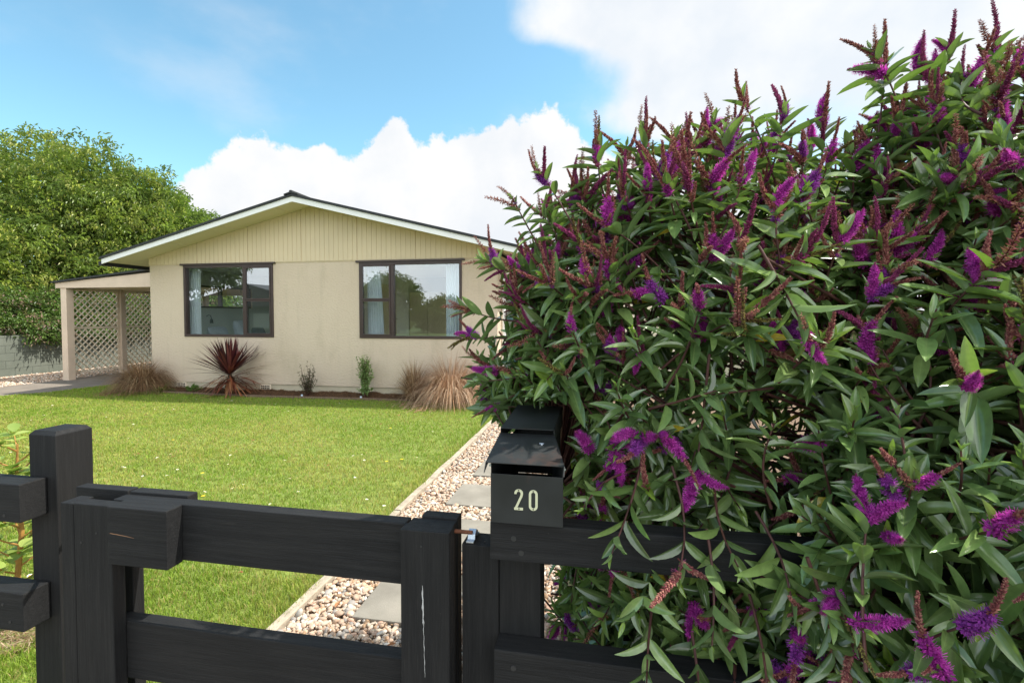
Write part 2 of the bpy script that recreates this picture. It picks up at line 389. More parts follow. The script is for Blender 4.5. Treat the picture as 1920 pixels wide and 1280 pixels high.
def lawn_blades():
    Ps = []
    for (y0, y1, x0, x1, dens) in ((1.35,2.6,-4.6,-1.62,15000),(2.6,3.6,-6.2,-1.62,8500),(3.6,5,-8.5,-1.62,5200),(5,6.6,-11.9,-1.62,3600),(6.6,9.4,-11.9,-1.62,2900),(1.35,3.6,-11.9,-6.2,900),(3.6,5,-11.9,-8.5,1200)):
        n = int((y1-y0)*(x1-x0)*dens); Ps.append(np.stack([rng.uniform(x0, x1, n), rng.uniform(y0, y1, n)], 1))
    P = np.concatenate(Ps); P = P[in_poly(P, LAWN) | ((P[:,0] > -1.72) & (P[:,0] < -1.60-.05*vnoise(P*np.array([0,1.]), 4, 8)) & (rng.random(len(P)) < .8))]
    dp = np.hypot(P[:,0]-PLANTPOS[0], P[:,1]-PLANTPOS[1]); P = P[dp > .20+.08*vnoise(P, 9, 5)]
    n = len(P); dist = np.hypot(P[:,0], P[:,1])
    dry = vnoise(P, 1.1, 1)*.5+vnoise(P, 3.3, 2)*.3+vnoise(P, 11, 3)*.2
    edge = np.clip((P[:,0]+1.90)/.2, 0, 1.15)+np.clip((1.95-P[:,1])/.3, 0, 1)*.8+np.clip((P[:,1]-8.2)/.2, 0, 1)*.3
    tuft = vnoise(P, 14, 4)
    h = (.020+.014*rng.random(n))*(1+.8*np.clip(tuft-.45, 0, 1))*(1+1.1*edge*rng.random(n))
    w = .0016+.00055*dist; w *= rng.uniform(.7, 1.3, n)
    a = rng.uniform(0, 2*np.pi, n); lean = rng.uniform(.15, .9, n)*h; la = a+rng.normal(0, 1, n)+1.57
    side = np.stack([np.cos(a), np.sin(a), np.zeros(n)], 1)*w[:,None]*.5
    ln = np.stack([np.cos(la), np.sin(la), np.zeros(n)], 1)*lean[:,None]
    B = np.concatenate([P, np.full((n,1), -.002)], 1); up = np.array([0,0,1.])
    mid = B+ln*.35+up*h[:,None]*.6; tip = B+ln+up*h[:,None]
    V = np.stack([B-side, B+side, mid+side*.8, mid-side*.8, tip], 1).reshape(-1, 3)
    o = (np.arange(n)*5)[:,None]
    F = [np.concatenate([o, o+1, o+2, o+3], 1), np.concatenate([o+3, o+2, o+4], 1)]
    g1 = np.array([.25,.355,.045]); g2 = np.array([.42,.45,.10]); g3 = np.array([.42,.33,.13]); g4 = np.array([.14,.26,.025])
    t = np.clip((dry-.36)*3.6, 0, 1)[:,None]*np.clip((8.4-P[:,1:2])/2.2, .25, 1)
    c = g1*(1-t)+g2*t; r = rng.random((n,1)); c = np.where(r < .12+.16*t, g3, c); c = np.where(r > .85, g4, c)
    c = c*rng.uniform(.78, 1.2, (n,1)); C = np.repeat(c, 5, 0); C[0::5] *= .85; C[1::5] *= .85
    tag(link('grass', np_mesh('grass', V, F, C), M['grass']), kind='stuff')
lawn_blades()

# pebbles
def ico(sub):
    bm = bmesh.new(); bmesh.ops.create_icosphere(bm, subdivisions=sub, radius=1); bm.verts.ensure_lookup_table()
    V = np.array([v.co[:] for v in bm.verts]); F = np.array([[v.index for v in f.verts] for f in bm.faces]); bm.free(); return V, F
IC = {1: ico(1), 2: ico(2)}
PEBCOL = np.array([[.52,.38,.28],[.60,.49,.38],[.46,.32,.22],[.34,.22,.13],[.33,.30,.27],[.62,.57,.50],[.54,.35,.25],[.43,.36,.28],[.22,.14,.09]])
PEBP = np.array([.24,.22,.12,.07,.07,.10,.07,.09,.02])
def pebbles(name, P, s, sub, zbase=0):
    TV, TF = IC[sub]; n = len(P); Vs = []; Fs = []; Cs = []; k = len(TV); vi = 0
    groups = np.array_split(np.arange(n), 14)
    for g in groups:
        if not len(g): continue
        r = rng.normal(0, .11, len(TV)); fx = rng.uniform(1.8, 2.6, 3); ph = rng.uniform(0, 6, 3)
        tv = TV*(1+.10*np.sin(TV@np.array([fx[0],1.3,.4])+ph[0])+.09*np.sin(TV@np.array([.5,fx[1],1.7])+ph[1])+r*.25)[:,None]
        m = len(g); q = rng.normal(size=(m,3)); X = nrm(q*np.array([1,1,.35])); Y, Z = None, None
        X, Y, Z = frame_from(X, nrm(rng.normal(0, .3, (m,3))+np.array([0,0,1.])))
        S = s[g][:,None]*np.stack([rng.uniform(.9,1.5,m), rng.uniform(.75,1.05,m), rng.uniform(.5,.8,m)], 1)*.5
        V, F = inst(tv, [TF], P[g], X, Y, Z, S); Vs.append(V); Fs.append(F[0]+vi); vi += len(V)
        c = PEBCOL[rng.choice(len(PEBCOL), m, p=PEBP)]*rng.uniform(.8,1.2,(m,1)); Cs.append(np.repeat(np.clip(c,0,.85), k, 0))
    return tag(link(name, np_mesh(name, np.concatenate(Vs), np.concatenate(Fs), np.concatenate(Cs), smooth=True), M['pebble']), kind='stuff')
PAV = [(-1.29, 2.31), (-1.27, 3.10), (-1.295, 3.865), (-1.27, 4.62), (-1.30, 5.38), (-1.28, 6.14), (-1.29, 6.9), (-1.28, 1.52)]
def path_points(y0, y1, dens, s0):
    n = int((y1-y0)*1.38*dens); P = np.stack([rng.uniform(-1.585,-.22,n), rng.uniform(y0,y1,n), np.zeros(n)], 1)
    s = np.clip(rng.lognormal(math.log(s0), .28, n), .012, .05)
    keep = np.ones(n, bool)
    for x, y in PAV: keep &= ~((P[:,0] > x-s*.25) & (P[:,0] < x+.5) & (P[:,1] > y-s*.2) & (P[:,1] < y+.5+s*.2))
    P[:,2] = rng.uniform(.0, .020, n)+s*.15
    return P[keep], s[keep]
P1, s1 = path_points(1.15, 4.6, 3600, .0225); pa = (P1, s1)
P2, s2 = path_points(4.6, 9.8, 2300, .025)
# near ones with more faces, all one covering
def pebble_cover():
    o1 = pebbles('pebbles', P1, s1, 2); o2 = pebbles('pebbles', P2, s2, 1)
    me = bpy.data.meshes.new('pebbles'); bm = bmesh.new(); bm.from_mesh(o1.data); bm.from_mesh(o2.data); bm.to_mesh(me); bm.free()
    for o in (o1, o2): bpy.data.objects.remove(o)
    for p in me.polygons: p.use_smooth = True
    me.materials.clear(); tag(link('pebbles', me, M['pebble']), kind='stuff')
pebble_cover()
n = 5200; PD = np.stack([rng.uniform(-15.1,-13.1,n), rng.uniform(7.5,15,n), rng.uniform(0,.012,n)], 1)
pebbles('drive_pebbles', PD, rng.uniform(.03,.055,n), 1)

PLAB = ['square concrete stepping stone seen between the gate rails', 'stepping stone seen just above the gate top, partly behind the stile', 'stepping stone just left of the mailbox front',
        'stepping stone left of the mailbox roof, under the bush', 'stepping stone beyond the mailbox, fifth from the gate', 'far stepping stone hidden mostly by the flowering bush', 'farthest stepping stone of the gravel path', 'stepping stone directly behind the gate, hidden by its lower rail']
for (x, y), lb in zip(PAV, PLAB):
    if y > 6 or y < 2: continue
    b = MB().box(x, x+.5, y, y+.5, -.01, .030).build('stepping_stone', M['paver'], bevel=.006)
    tag(b, lb, 'paver', 'stepping stones in the gravel path')
ed = MB(); 
for i in range(3): ed.box(-1.655, -1.598, 1.2+i*2.45, 1.2+i*2.45+2.443, -.02, .034+.004*i)
tag(ed.build('lawn_edging', M['edging'], bevel=.006, rough=.010), 'low weathered timber strip between the lawn and the pebble path', 'edging')
be = MB(); pts = [(-9.0,8.47),(-6.8,8.36),(-5,8.42),(-2.4,8.52),(-1.7,8.52)]
for a, b in zip(pts[:-1], pts[1:]): be.bar((*a, .02), (*b, .02), .022, .06)
tag(be.build('bed_edging', M['soil']), 'thin timber strip edging the garden bed along the house', 'edging')

# mulch in the bed: a lumpy mound plus a mat of coir strands
def mulch():
    nx, ny = 340, 14; xs = np.linspace(-9.55, -1.72, nx); V = []
    for j in range(ny):
        t = j/(ny-1)
        yf = np.interp(xs, [-9.55,-8.9,-6.8,-5,-2.4,-1.7], [8.75,8.50,8.385,8.445,8.545,8.545]); y = yf+(8.858-yf)*t
        pp = np.stack([xs, y], 1); z = .015+.055*np.sin(min(1, t*1.5)*math.pi/2)**.7*(.5+.9*vnoise(pp, 5.5, 9))+.03*vnoise(pp, 20, 10)-.012
        V.append(np.stack([xs, y, z], 1))
    V = np.stack(V).reshape(-1, 3); i = np.arange(nx-1)[None]+np.arange(ny-1)[:,None]*nx; i = i.ravel()
    F = np.stack([i, i+1, i+1+nx, i+nx], 1)
    top = V[rng.choice(len(V), 16000)]+rng.normal(0, .012, (16000,3))*np.array([1,1,.5]); 
    n = len(top); D = nrm(rng.normal(size=(n,3))*np.array([1,1,.35])); X, Y, Z = frame_from(D, np.tile([0,0,1.],(n,1)))
    TV = np.array([[-.5,-.5,0],[-.5,.5,0],[.5,0,.3]]); S = np.stack([rng.uniform(.02,.05,n), rng.uniform(.004,.009,n), np.full(n,.01)],1)
    V2, F2 = inst(TV, [np.array([[0,1,2]])], top+np.array([0,0,.004]), X, Y, Z, S)
    c1 = np.tile([.10,.055,.03], (len(V),1)); cc = np.array([[.20,.10,.045],[.13,.07,.035],[.28,.16,.08],[.09,.05,.03]])[rng.integers(0,4,n)]
    me = np_mesh('mulch', np.concatenate([V, V2]), [F, F2[0]+len(V)], np.concatenate([c1, np.repeat(cc,3,0)]))
    tag(link('mulch', me, M['straw']), kind='stuff')
    # the little ring of dry clippings round the seedling by the fence
    n = 2600; a = rng.uniform(0,6.28,n); r = .30*np.sqrt(rng.random(n)); P = np.stack([PLANTPOS[0]+r*np.cos(a), PLANTPOS[1]+r*np.sin(a), rng.uniform(.003,.03,n)],1)
    D = nrm(rng.normal(size=(n,3))*np.array([1,1,.25])); X, Y, Z = frame_from(D, np.tile([0,0,1.],(n,1)))
    S = np.stack([rng.uniform(.03,.07,n), rng.uniform(.002,.005,n), np.full(n,.01)],1); V3, F3 = inst(TV, [np.array([[0,1,2]])], P, X, Y, Z, S)
    cc = np.array([[.42,.28,.17],[.30,.18,.10],[.50,.38,.26],[.16,.09,.05]])[rng.integers(0,4,n)]
    tag(link('dry_clippings', np_mesh('dry_clippings', V3, F3, np.repeat(cc,3,0)), M['straw']), kind='stuff')
mulch()

# ------------------------------------------------------------------ the house
YF = 8.86; XL, XR, XM = -9.52, -1.95, -5.72; SL = .248; YB = 17.5
zb = lambda x: 3.70-SL*abs(x-XM)                       # underside line of the gable trim
house = empty('house', (XM, YF, 0), 'single storey cream stucco bungalow with a low gable and two brown windows', 'house')
W1 = (-8.68, -6.58, 1.145, 2.625); W2 = (-4.70, -2.63, 1.145, 2.61); ZT = 2.655; ZF = .19
w = MB(); y0, y1 = YF, YF+.14
xs = [XL, W1[0], W1[1], W2[0], W2[1], XR]
for a, b in ((0,1),(2,3),(4,5)): w.box(xs[a], xs[b], y0, y1, ZF, ZT)
for W in (W1, W2): w.box(W[0], W[1], y0, y1, ZF, W[2]); w.box(W[0], W[1], y0, y1, W[3], ZT)
# left side wall with a high strip window opening
SW = (9.90, 11.75, 1.765, 2.30)
for (ya, yb, za, zc) in ((y1, SW[0], ZF, 2.72), (SW[1], YB, ZF, 2.72), (SW[0], SW[1], ZF, SW[2]), (SW[0], SW[1], SW[3], 2.72)): w.box(XL, XL+.14, ya, yb, za, zc)
SR = (9.5, 12.7, 1.05, 2.35)  # opening added in the unseen right wall to let sun into the rooms
for (ya, yb, za, zc) in ((y1, SR[0], ZF, 2.72), (SR[1], YB, ZF, 2.72), (SR[0], SR[1], ZF, SR[2]), (SR[0], SR[1], SR[3], 2.72)): w.box(XR-.14, XR, ya, yb, za, zc)
w.box(XL+.14, XR-.14, YB-.14, YB, ZF, 2.72)
w.build('wall', M['stucco'], house)
f = MB(); f.box(XL+.025, XR-.025, YF+.022, YF+.16, -.02, ZF); f.box(XL+.025, XL+.12, YF+.16, YB-.02, -.02, ZF); f.box(XR-.12, XR-.025, YF+.16, YB-.02, -.02, ZF)
f.build('foundation', M['foundation'], house)
# vertical boards in the gable, every board its own strip with a groove between
c = MB(); bw, gr = .1, .011; x = XL; k = 0
ztop = lambda x: zb(x)+.03
while x < XR-.001:
    xe = min(x+bw, XR); wide = .020 if k % 12 == 11 else gr
    def strip(a, b, yy):
        px = [a]+([XM] if a < XM < b else [])+[b]
        c.prism([(a, ZT+.004)]+[(b, ZT+.004)]+[(q, ztop(q)) for q in reversed(px)], 'y', yy, YF+.03)
    strip(x, xe-wide, YF-.022); strip(xe-wide, xe, YF-.016 if wide == gr else YF-.010); x = xe; k += 1
c.build('gable_cladding', M['cladding'], house)
MB().box(XL, XR, YF-.012, YF-.002, ZT-.012, ZT+.002).build('drip_strip', M['cladding'], house)
XT0, XT1 = -10.03, 2*XM+10.03+.0
YG = 8.26
def slope_slab(lo, hi, ya, yb, x0=XT0, x1=XT1): 
    return [(x0, zb(x0)+lo), (XM, zb(XM)+lo), (x1, zb(x1)+lo), (x1, zb(x1)+hi), (XM, zb(XM)+hi), (x0, zb(x0)+hi)], ya, yb
def slab(lo, hi, ya, yb, name, mat, x0=XT0, x1=XT1, bevel=0):
    m = MB()
    for (a, b) in ((x0, XM), (XM, x1)):
        m.prism([(a, zb(a)+lo), (b, zb(b)+lo), (b, zb(b)+hi), (a, zb(a)+hi)], 'y', ya, yb)
    return m.build(name, mat, house, bevel=bevel)
slab(.0, .098, YG, YG+.024, 'barge_board', M['white'])
slab(.030, .040, YG+.026, YF-.024, 'soffit', M['soffit'], XT0+.03, XT1-.03)
m = MB()
for sx in (-1, 1):
    a = XM+sx*3.70; b = XM+sx*(XM-XT0-.03)
    m = MB(); m.prism([(min(a,b), zb(min(a,b))+.028), (max(a,b), zb(max(a,b))+.028), (max(a,b), zb(max(a,b))+.040), (min(a,b), zb(min(a,b))+.040)], 'y', YF-.022, YB+.3)
    m.build('side_soffit', M['soffit'], house)
for px_ in (-8.55, -7.35, -6.15, -4.9, -3.7, -2.5):      # joints between the soffit sheets
    m = MB(); m.prism([(px_-.012, zb(px_-.012)+.022), (px_+.012, zb(px_+.012)+.022), (px_+.012, zb(px_+.012)+.0299), (px_-.012, zb(px_-.012)+.0299)], 'y', YG+.03, YF-.026)
    m.build('soffit_batten', M['soffit'], house)
roof = slab(.100, .128, YG-.03, YB+.4, 'roof', M['roof'], XT0-.03, XT1+.03)
# corrugations of the iron, running down the slope, and the end flashing
m = MB(); yy = YG-.02
while yy < YB+.3:
    for (a, b) in ((XT0-.04, XM), (XM, XT1+.04)): m.prism([(a, zb(a)+.1285), (b, zb(b)+.1285), (b, zb(b)+.146), (a, zb(a)+.146)], 'y', yy, yy+.04)
    yy += .19
m.build('roof_rib', M['roof'], roof)
m = MB(); m.prism([(XM-.14, zb(XM)+.112), (XM, zb(XM)+.148), (XM+.14, zb(XM)+.112), (XM+.14, zb(XM)+.135), (XM+.03, zb(XM)+.168), (XM+.02, zb(XM)+.20), (XM-.02, zb(XM)+.20), (XM-.03, zb(XM)+.168), (XM-.14, zb(XM)+.135)], 'y', YG-.045, YB+.4)
m.build('ridge_cap', M['roof'], roof)
for (a, b) in ((XT0-.10, XT0-.035), (XT1+.035, XT1+.10)): MB().box(a, b, YG+.02, YB+.4, 2.60, 2.685).build('gutter', M['roof'], house)
m = MB(); m.tube([(XR+.05, YF+.35, .05), (XR+.05, YF+.35, 2.35), (XT1+.05, YF+.35, 2.62)], .035, 10); m.build('downpipe', M['white'], house)
def vent(x):
    v = MB(); v.box(x-.115, x+.115, YF+.004, YF+.03, .075, .178)
    o = v.build('vent', M['cream'], house, bevel=.004); s = MB()
    for i in range(5):
        for j in range(2): s.box(x-.095+i*.04, x-.095+i*.04+.027, YF+.001, YF+.0038, .088+j*.042, .088+j*.042+.030)
    s.build('vent_hole', M['dark'], o)
for x in (-8.80, -6.80, -4.60): vent(x)
def window(W, mull, tr, side, top_light=True):
    xa, xb, za, zc = W; d0, d1 = YF-.02, YF+.09; fw = .05
    f = MB(); f.box(xa, xb, d0, d1, za, za+fw); f.box(xa, xb, d0, d1, zc-fw, zc); f.box(xa, xa+fw, d0, d1, za+fw, zc-fw); f.box(xb-fw, xb, d0, d1, za+fw, zc-fw)
    f.box(mull-.03, mull+.03, d0+.004, d1, za+fw, zc-fw)
    o = f.build('window', M['brown_alu'], house, bevel=.003)
    s = MB(); s.box(xa-.06, xb+.06, YF-.045, YF+.01, zc+.001, zc+.036); s.build('head_flashing', M['brown_alu'], o, bevel=.003)
    l, r = (mull+.03, xb-fw) if side == 'r' else (xa+fw, mull-.03)      # the narrow opening sashes
    def sash(x0, x1, z0, z1):
        q = MB(); t = .028
        q.box(x0, x1, d0-.008, d0+.03, z0, z0+t); q.box(x0, x1, d0-.008, d0+.03, z1-t, z1); q.box(x0, x0+t, d0-.008, d0+.03, z0+t, z1-t); q.box(x1-t, x1, d0-.008, d0+.03, z0+t, z1-t)
        q.build('sash', M['brown_alu'], o, bevel=.002)
        MB().box(x0+t*.5, x1-t*.5, d0+.010, d0+.014, z0+t*.5, z1-t*.5).build('pane', M['glass'], o)
    sash(l, r, za+fw+.001, tr-.004); sash(l, r, tr+.004, zc-fw-.001)
    q = MB(); q.box(l+.001, r-.001, d0+.032, d1, tr-.02, tr+.02); q.build('transom', M['brown_alu'], o)
    L_, R_ = (xa+fw, mull-.03) if side == 'r' else (mull+.03, xb-fw)
    MB().box(L_, R_, d0+.05, d0+.054, za+fw, zc-fw).build('pane', M['glass'], o)
    return o
window(W1, -7.245, 1.90, 'r')['label'] = 'brown window with its narrow sashes on the right'
window(W2, -4.02, 1.885, 'l')['label'] = 'brown window with its narrow sashes on the left'
# high side window of the left room
q = MB(); X0, X1 = XL-.01, XL+.10
q.box(X0, X1, SW[0], SW[1], SW[2], SW[2]+.04); q.box(X0, X1, SW[0], SW[1], SW[3]-.04, SW[3])
for yy in (SW[0], 10.72, SW[1]-.04): q.box(X0+.002, X1-.002, yy, yy+.04, SW[2]+.04, SW[3]-.04)
o = q.build('window', M['brown_alu'], house)
q = MB(); q.box(XR-.10, XR+.01, SR[0], SR[1], SR[2], SR[2]+.05); q.box(XR-.10, XR+.01, SR[0], SR[1], SR[3]-.05, SR[3])  # added right wall window, out of view, there to brighten the rooms
for yy in (SR[0], 11.08, SR[1]-.05): q.box(XR-.098, XR+.008, yy, yy+.05, SR[2]+.05, SR[3]-.05)
q.build('window', M['brown_alu'], house)
# rooms inside
m = MB(); m.box(XL+.142, XR-.142, YF+.14, 13.2, .28, .30); m.build('floor', M['carpet'], house)
m = MB(); m.box(XL+.142, XR-.142, YF+.142, 13.2, 2.64, 2.652); m.build('ceiling', M['ceil'], house)
m = MB(); m.box(XL+.142, XR-.142, 13.2, 13.3, .28, 2.65); m.box(-5.25, -5.15, 9.85, 13.199, .301, 2.639)  # partition opening added near the front, passes light to the left room
for (ya, yb, za, zc) in ((YF+.145, SW[0], .301, 2.639), (SW[1], 13.199, .301, 2.639), (SW[0], SW[1], .301, SW[2]), (SW[0], SW[1], SW[3], 2.639)): m.box(XL+.142, XL+.152, ya, yb, za, zc)
m.build('interior_wall', M['wallpaper'], house)
d = MB(); d.box(-5.148, -5.11, 10.6, 11.5, .302, 2.32); o = d.build('door', M['door_wood'], house, bevel=.003)
MB().tube([(-5.10, 11.40, 1.5), (-5.05, 11.40, 1.5), (-5.05, 11.30, 1.5)], .012, 8).build('handle', M['brass'], o)

wd = empty('wardrobe', (-4.85, 12.7, .3), 'pale two-door wardrobe seen through the narrow sashes of the right window', 'wardrobe')
m = MB(); m.box(-5.14, -4.1, 12.4, 13.18, .31, 2.2); m.build('carcass', M['door_wood'], wd, bevel=.004)
for a in (-5.13, -4.615): MB().box(a, a+.5, 12.375, 12.397, .36, 2.15).build('door', M['door_wood'], wd, bevel=.003)
def curtain(x0, x1, label, flare=0):
    nx, nz = 60, 12; V = []; xs = np.linspace(0, 1, nx)
    for j in range(nz):
        t = j/(nz-1); z = 2.58-1.75*t; wx = (x1-x0)*(1-.35*flare*(1-t)**2); xx = x0+wx*xs
        V.append(np.stack([xx, YF+.24+.028*np.sin(xs*2*np.pi*((x1-x0)/.055))*(.7+.3*t)+.01*np.sin(xs*9+t*2), np.full(nx, z)], 1))
    V = np.stack(V).reshape(-1,3); i = (np.arange(nx-1)[None]+np.arange(nz-1)[:,None]*nx).ravel()
    F = np.stack([i, i+1, i+1+nx, i+nx], 1); Vb = V+np.array([0,.003,0]); 
    o = link('curtain', np_mesh('curtain', np.concatenate([V,Vb]), [F, F[:, ::-1]+len(V)], smooth=True), M['sheer'])
    tag(o, label, 'curtain', 'curtains in the front windows')
curtain(-8.86, -8.52, 'narrow pale curtain drawn to the left side of the left window')
curtain(-4.66, -4.30, 'gathered white curtain at the left side of the right window', .8)
curtain(-3.02, -2.60, 'long white curtain hanging at the right side of the right window')
bed = empty('bed', (-8.3, 10.7, .3), 'bed made with pale blue linen seen low in the left window', 'bed')
m = MB(); m.box(-9.33, -7.35, 9.85, 11.5, .56, .88); m.build('mattress', M['linen'], bed, bevel=.06, seg=3)
m = MB(); m.box(-9.34, -7.33, 9.84, 11.51, .33, .55); m.build('base', M['navy'], bed, bevel=.01)
def pillow(p, s, mat, label, rz=0, tilt=0):
    bm = bmesh.new(); bmesh.ops.create_grid(bm, x_segments=14, y_segments=14, size=1)
    V = []; F = []
    for sg in (1, -1):
        b = len(V)
        for v in bm.verts:
            u, t = v.co.x, v.co.y; h = (max(0, 1-u**4)*max(0, 1-t**4))**.5*(1+.06*math.sin(5*u+3*t))
            V.append((sg*h*s[0]/2, u*s[1]/2*(1-.06*t*t), t*s[2]/2*(1-.06*u*u)))
        F += [tuple(b+x.index for x in f.verts)[::sg] for f in bm.faces]
    bm.free(); me = bpy.data.meshes.new('pillow'); me.from_pydata(V, [], F)
    for q_ in me.polygons: q_.use_smooth = True
    o = link('pillow', me, mat); o.location = p; o.rotation_euler = (0, tilt, rz); tag(o, label, 'pillow', 'pillows on the bed'); return o
pillow((-9.15, 10.32, 1.10), (.2,.62,.46), M['linen'], 'flat pale pillow nearest the curtain in the left window', .1, -.35)
pillow((-8.95, 10.85, 1.20), (.24,.52,.56), M['linen'], 'tall plump blue grey pillow in the middle of the left window', .2, -.3)
pillow((-8.80, 11.28, 1.08), (.2,.45,.42), M['navy'], 'dark navy cushion beside the blue grey pillow', .1, -.35)
lm = MB(); lm.tube([(-9.36,10.17,1.56),(-9.30,10.17,1.60),(-9.24,10.17,1.58),(-9.22,10.17,1.50)], .008, 6)
lamp = lm.build('wall_lamp', M['dark']); tag(lamp, 'small black wall lamp beside the bed behind the left window', 'lamp')
MB().tube([(-9.22,10.17,1.50),(-9.22,10.17,1.40)], [.025,.04], 10).build('lamp_shade', M['dark'], lamp)
m = MB(); m.box(-3.98,-3.5,13.16,13.18,1.4,2.05); pf = m.build('picture_frame', M['brass']); tag(pf, 'picture frame on the back wall seen beside the right curtain', 'picture')
MB().box(-3.95,-3.53,13.150,13.158,1.43,2.02).build('mount', M['wallpaper'], pf)

# ------------------------------------------------------------------ carport with lattice
cp = empty('carport', (-11.3, 10, 0), 'lean-to carport with cream lattice walls attached to the left of the house', 'carport')
XP = -13.10; ct = lambda x: 2.372+.094*(x+13.10)
def cpost(x, y, s=.15, top=2.30, lab=None): 
    o = MB().box(x-s/2, x+s/2, y-s/2, y+s/2, .0, top).build('post', M['beige'], cp, bevel=.006)
cpost(-12.93, 9.79, .17, 2.246); cpost(XP+.03, 11.28, .13); cpost(XP+.03, 12.75, .12); cpost(XP+.03, 14.2, .12)
m = MB(); m.prism([(-13.13,2.248),(-9.99,2.248),(-9.99,ct(-9.99)-.05),(-13.13,ct(-13.13))], 'y', 9.68, 9.72)
m.build('fascia', M['beige'], cp, bevel=.002)
m = MB(); m.prism([(-13.19,ct(-13.19)+.004),(-10.15,ct(-10.15)+.004),(-10.15,ct(-10.15)+.045),(-13.19,ct(-13.19)+.045)], 'y', 9.62, 15.2)
m.build('roof', M['roof'], cp)
m = MB()
for yy in (10.3, 11.28, 12.3, 13.3, 14.3): m.prism([(-13.05,2.235),(-10.2,2.235),(-10.2,2.36),(-13.05,2.31)], 'y', yy, yy+.05)
m.build('rafter', M['beige'], cp)
m = MB(); m.box(XP-.02, XP+.045, 9.88, 14.9, 2.25, 2.33); m.build('side_beam', M['beige'], cp)
def lattice(y0, y1, z0, z1, x=XP, par=cp, alongx=False):
    fr = MB(); t = .035
    P = (lambda a, z, o: (x+o, a, z)) if not alongx else (lambda a, z, o: (a, x+o, z))
    def fb(a0, a1, c0, c1):
        if alongx: fr.box(a0, a1, x-.018, x+.018, c0, c1)
        else: fr.box(x-.018, x+.018, a0, a1, c0, c1)
    fb(y0, y1, z0, z0+t); fb(y0, y1, z1-t, z1); fb(y0, y0+t, z0+t, z1-t); fb(y1-t, y1, z0+t, z1-t)
    zm = z0+(z1-z0)*.535; fb(y0+t, y1-t, zm-.03, zm+.03)
    o = fr.build('lattice_panel', M['cream'], par); s = MB(); step = .158
    w_, h_ = y1-y0-.03, z1-z0-.03; ya, za = y0+.015, z0+.015
    for sgn, off in ((1, -.006), (-1, .006)):
        k = -h_ if sgn == 1 else 0
        k = (-int(h_/step)-1)*step if sgn == 1 else step*.5
        while k < (w_ if sgn == 1 else w_+h_):
            # line a = k + sgn*c ; clip to the panel
            c0 = max(0, -k if sgn == 1 else k-w_); c1 = min(h_, (w_-k) if sgn == 1 else k)
            if c1-c0 > .02: s.bar(P(ya+k+sgn*c0, za+c0, off), P(ya+k+sgn*c1, za+c1, off), .011, .042, up=(1,0,0) if not alongx else (0,1,0))
            k += step
    s2 = MB(); s2.V, s2.F = s.V, s.F; s2.build('slat', M['cream'], o)
lattice(9.88, 11.21, .14, 2.246); lattice(11.35, 12.68, .14, 2.246); lattice(12.82, 14.13, .14, 2.246)

# ------------------------------------------------------------------ walls and buildings round about
bw_ = MB().box(-15.42, -15.22, 2.0, 26, -.05, 1.06).build('block_wall', M['blocks']); tag(bw_, 'grey green painted block wall along the left boundary under the trees', 'wall')
g = empty('garage', (.5, 14.5, 0), 'pale garage half hidden behind the right side of the flowering bush', 'garage')
MB().box(-1.2, 5.2, 13, 18, 0, 2.3).build('wall', M['foundation'], g); MB().prism([(-1.5,2.302),(5.5,2.302),(5.5,2.36),(2,3.0),(-1.5,2.36)], 'y', 12.7, 18.3).build('roof', M['roof'], g)
m = MB()
for i in range(8): m.box(-.6, 2.0, 12.97, 12.998, .05+i*.26, .05+i*.26+.25)
m.build('door', M['cream'], g, bevel=.005)
def paling_fence(pts, h, label, mat):
    fe = empty('fence', (*pts[0], 0), label, 'fence'); 
    for (a, b) in zip(pts[:-1], pts[1:]):
        a, b = Vector((*a, 0)), Vector((*b, 0)); n = int((b-a).length/.105); m = MB()
        for i in range(n):
            p = a+(b-a)*((i+.5)/n); hh = h+random.uniform(-.012, .012); d_ = (b-a).normalized()
            m.bar(p+Vector((0,0,.02)), p+Vector((0,0,hh)), .098, .018, up=d_.cross(Vector((0,0,1))))
        m.build('paling', mat, fe)
        r = MB()
        off = (b-a).normalized().cross(Vector((0,0,1)))*.035
        for z in (.35, h-.3): r.bar(a+off+Vector((0,0,z)), b+off+Vector((0,0,z)), .04, .08)
        r.build('rail', mat, fe)
M['paling'] = simple('weathered paling', (.30,.26,.21), .9, .25, 8, bump=.3)
paling_fence([(7.0,2.0),(7.0,22)], 1.7, 'weathered paling fence along the right boundary behind the bush', M['paling'])
paling_fence([(-15.0,22),(7.0,22)], 1.75, 'weathered paling fence across the back of the yard', M['paling'])
nb = empty('house', (-25, -15.5, 0), 'grey house with pale garage doors across the street, mirrored in the left window', 'house')
MB().box(-32, -20, -20, -14.5, 0, 2.2).build('wall', simple('grey weatherboard', (.36,.37,.36), .8, .05, 2), nb)
MB().prism([(-32.5,2.2),(-19.5,2.2),(-26,3.9)], 'y', -20.4, -14.1).build('roof', simple('grey roof', (.16,.16,.17), .7, .1, 3), nb)
for a in (-25.6, -23.6): MB().box(a, a+1.3, -14.49, -14.46, .6, 1.7).build('window', M['white'], nb)

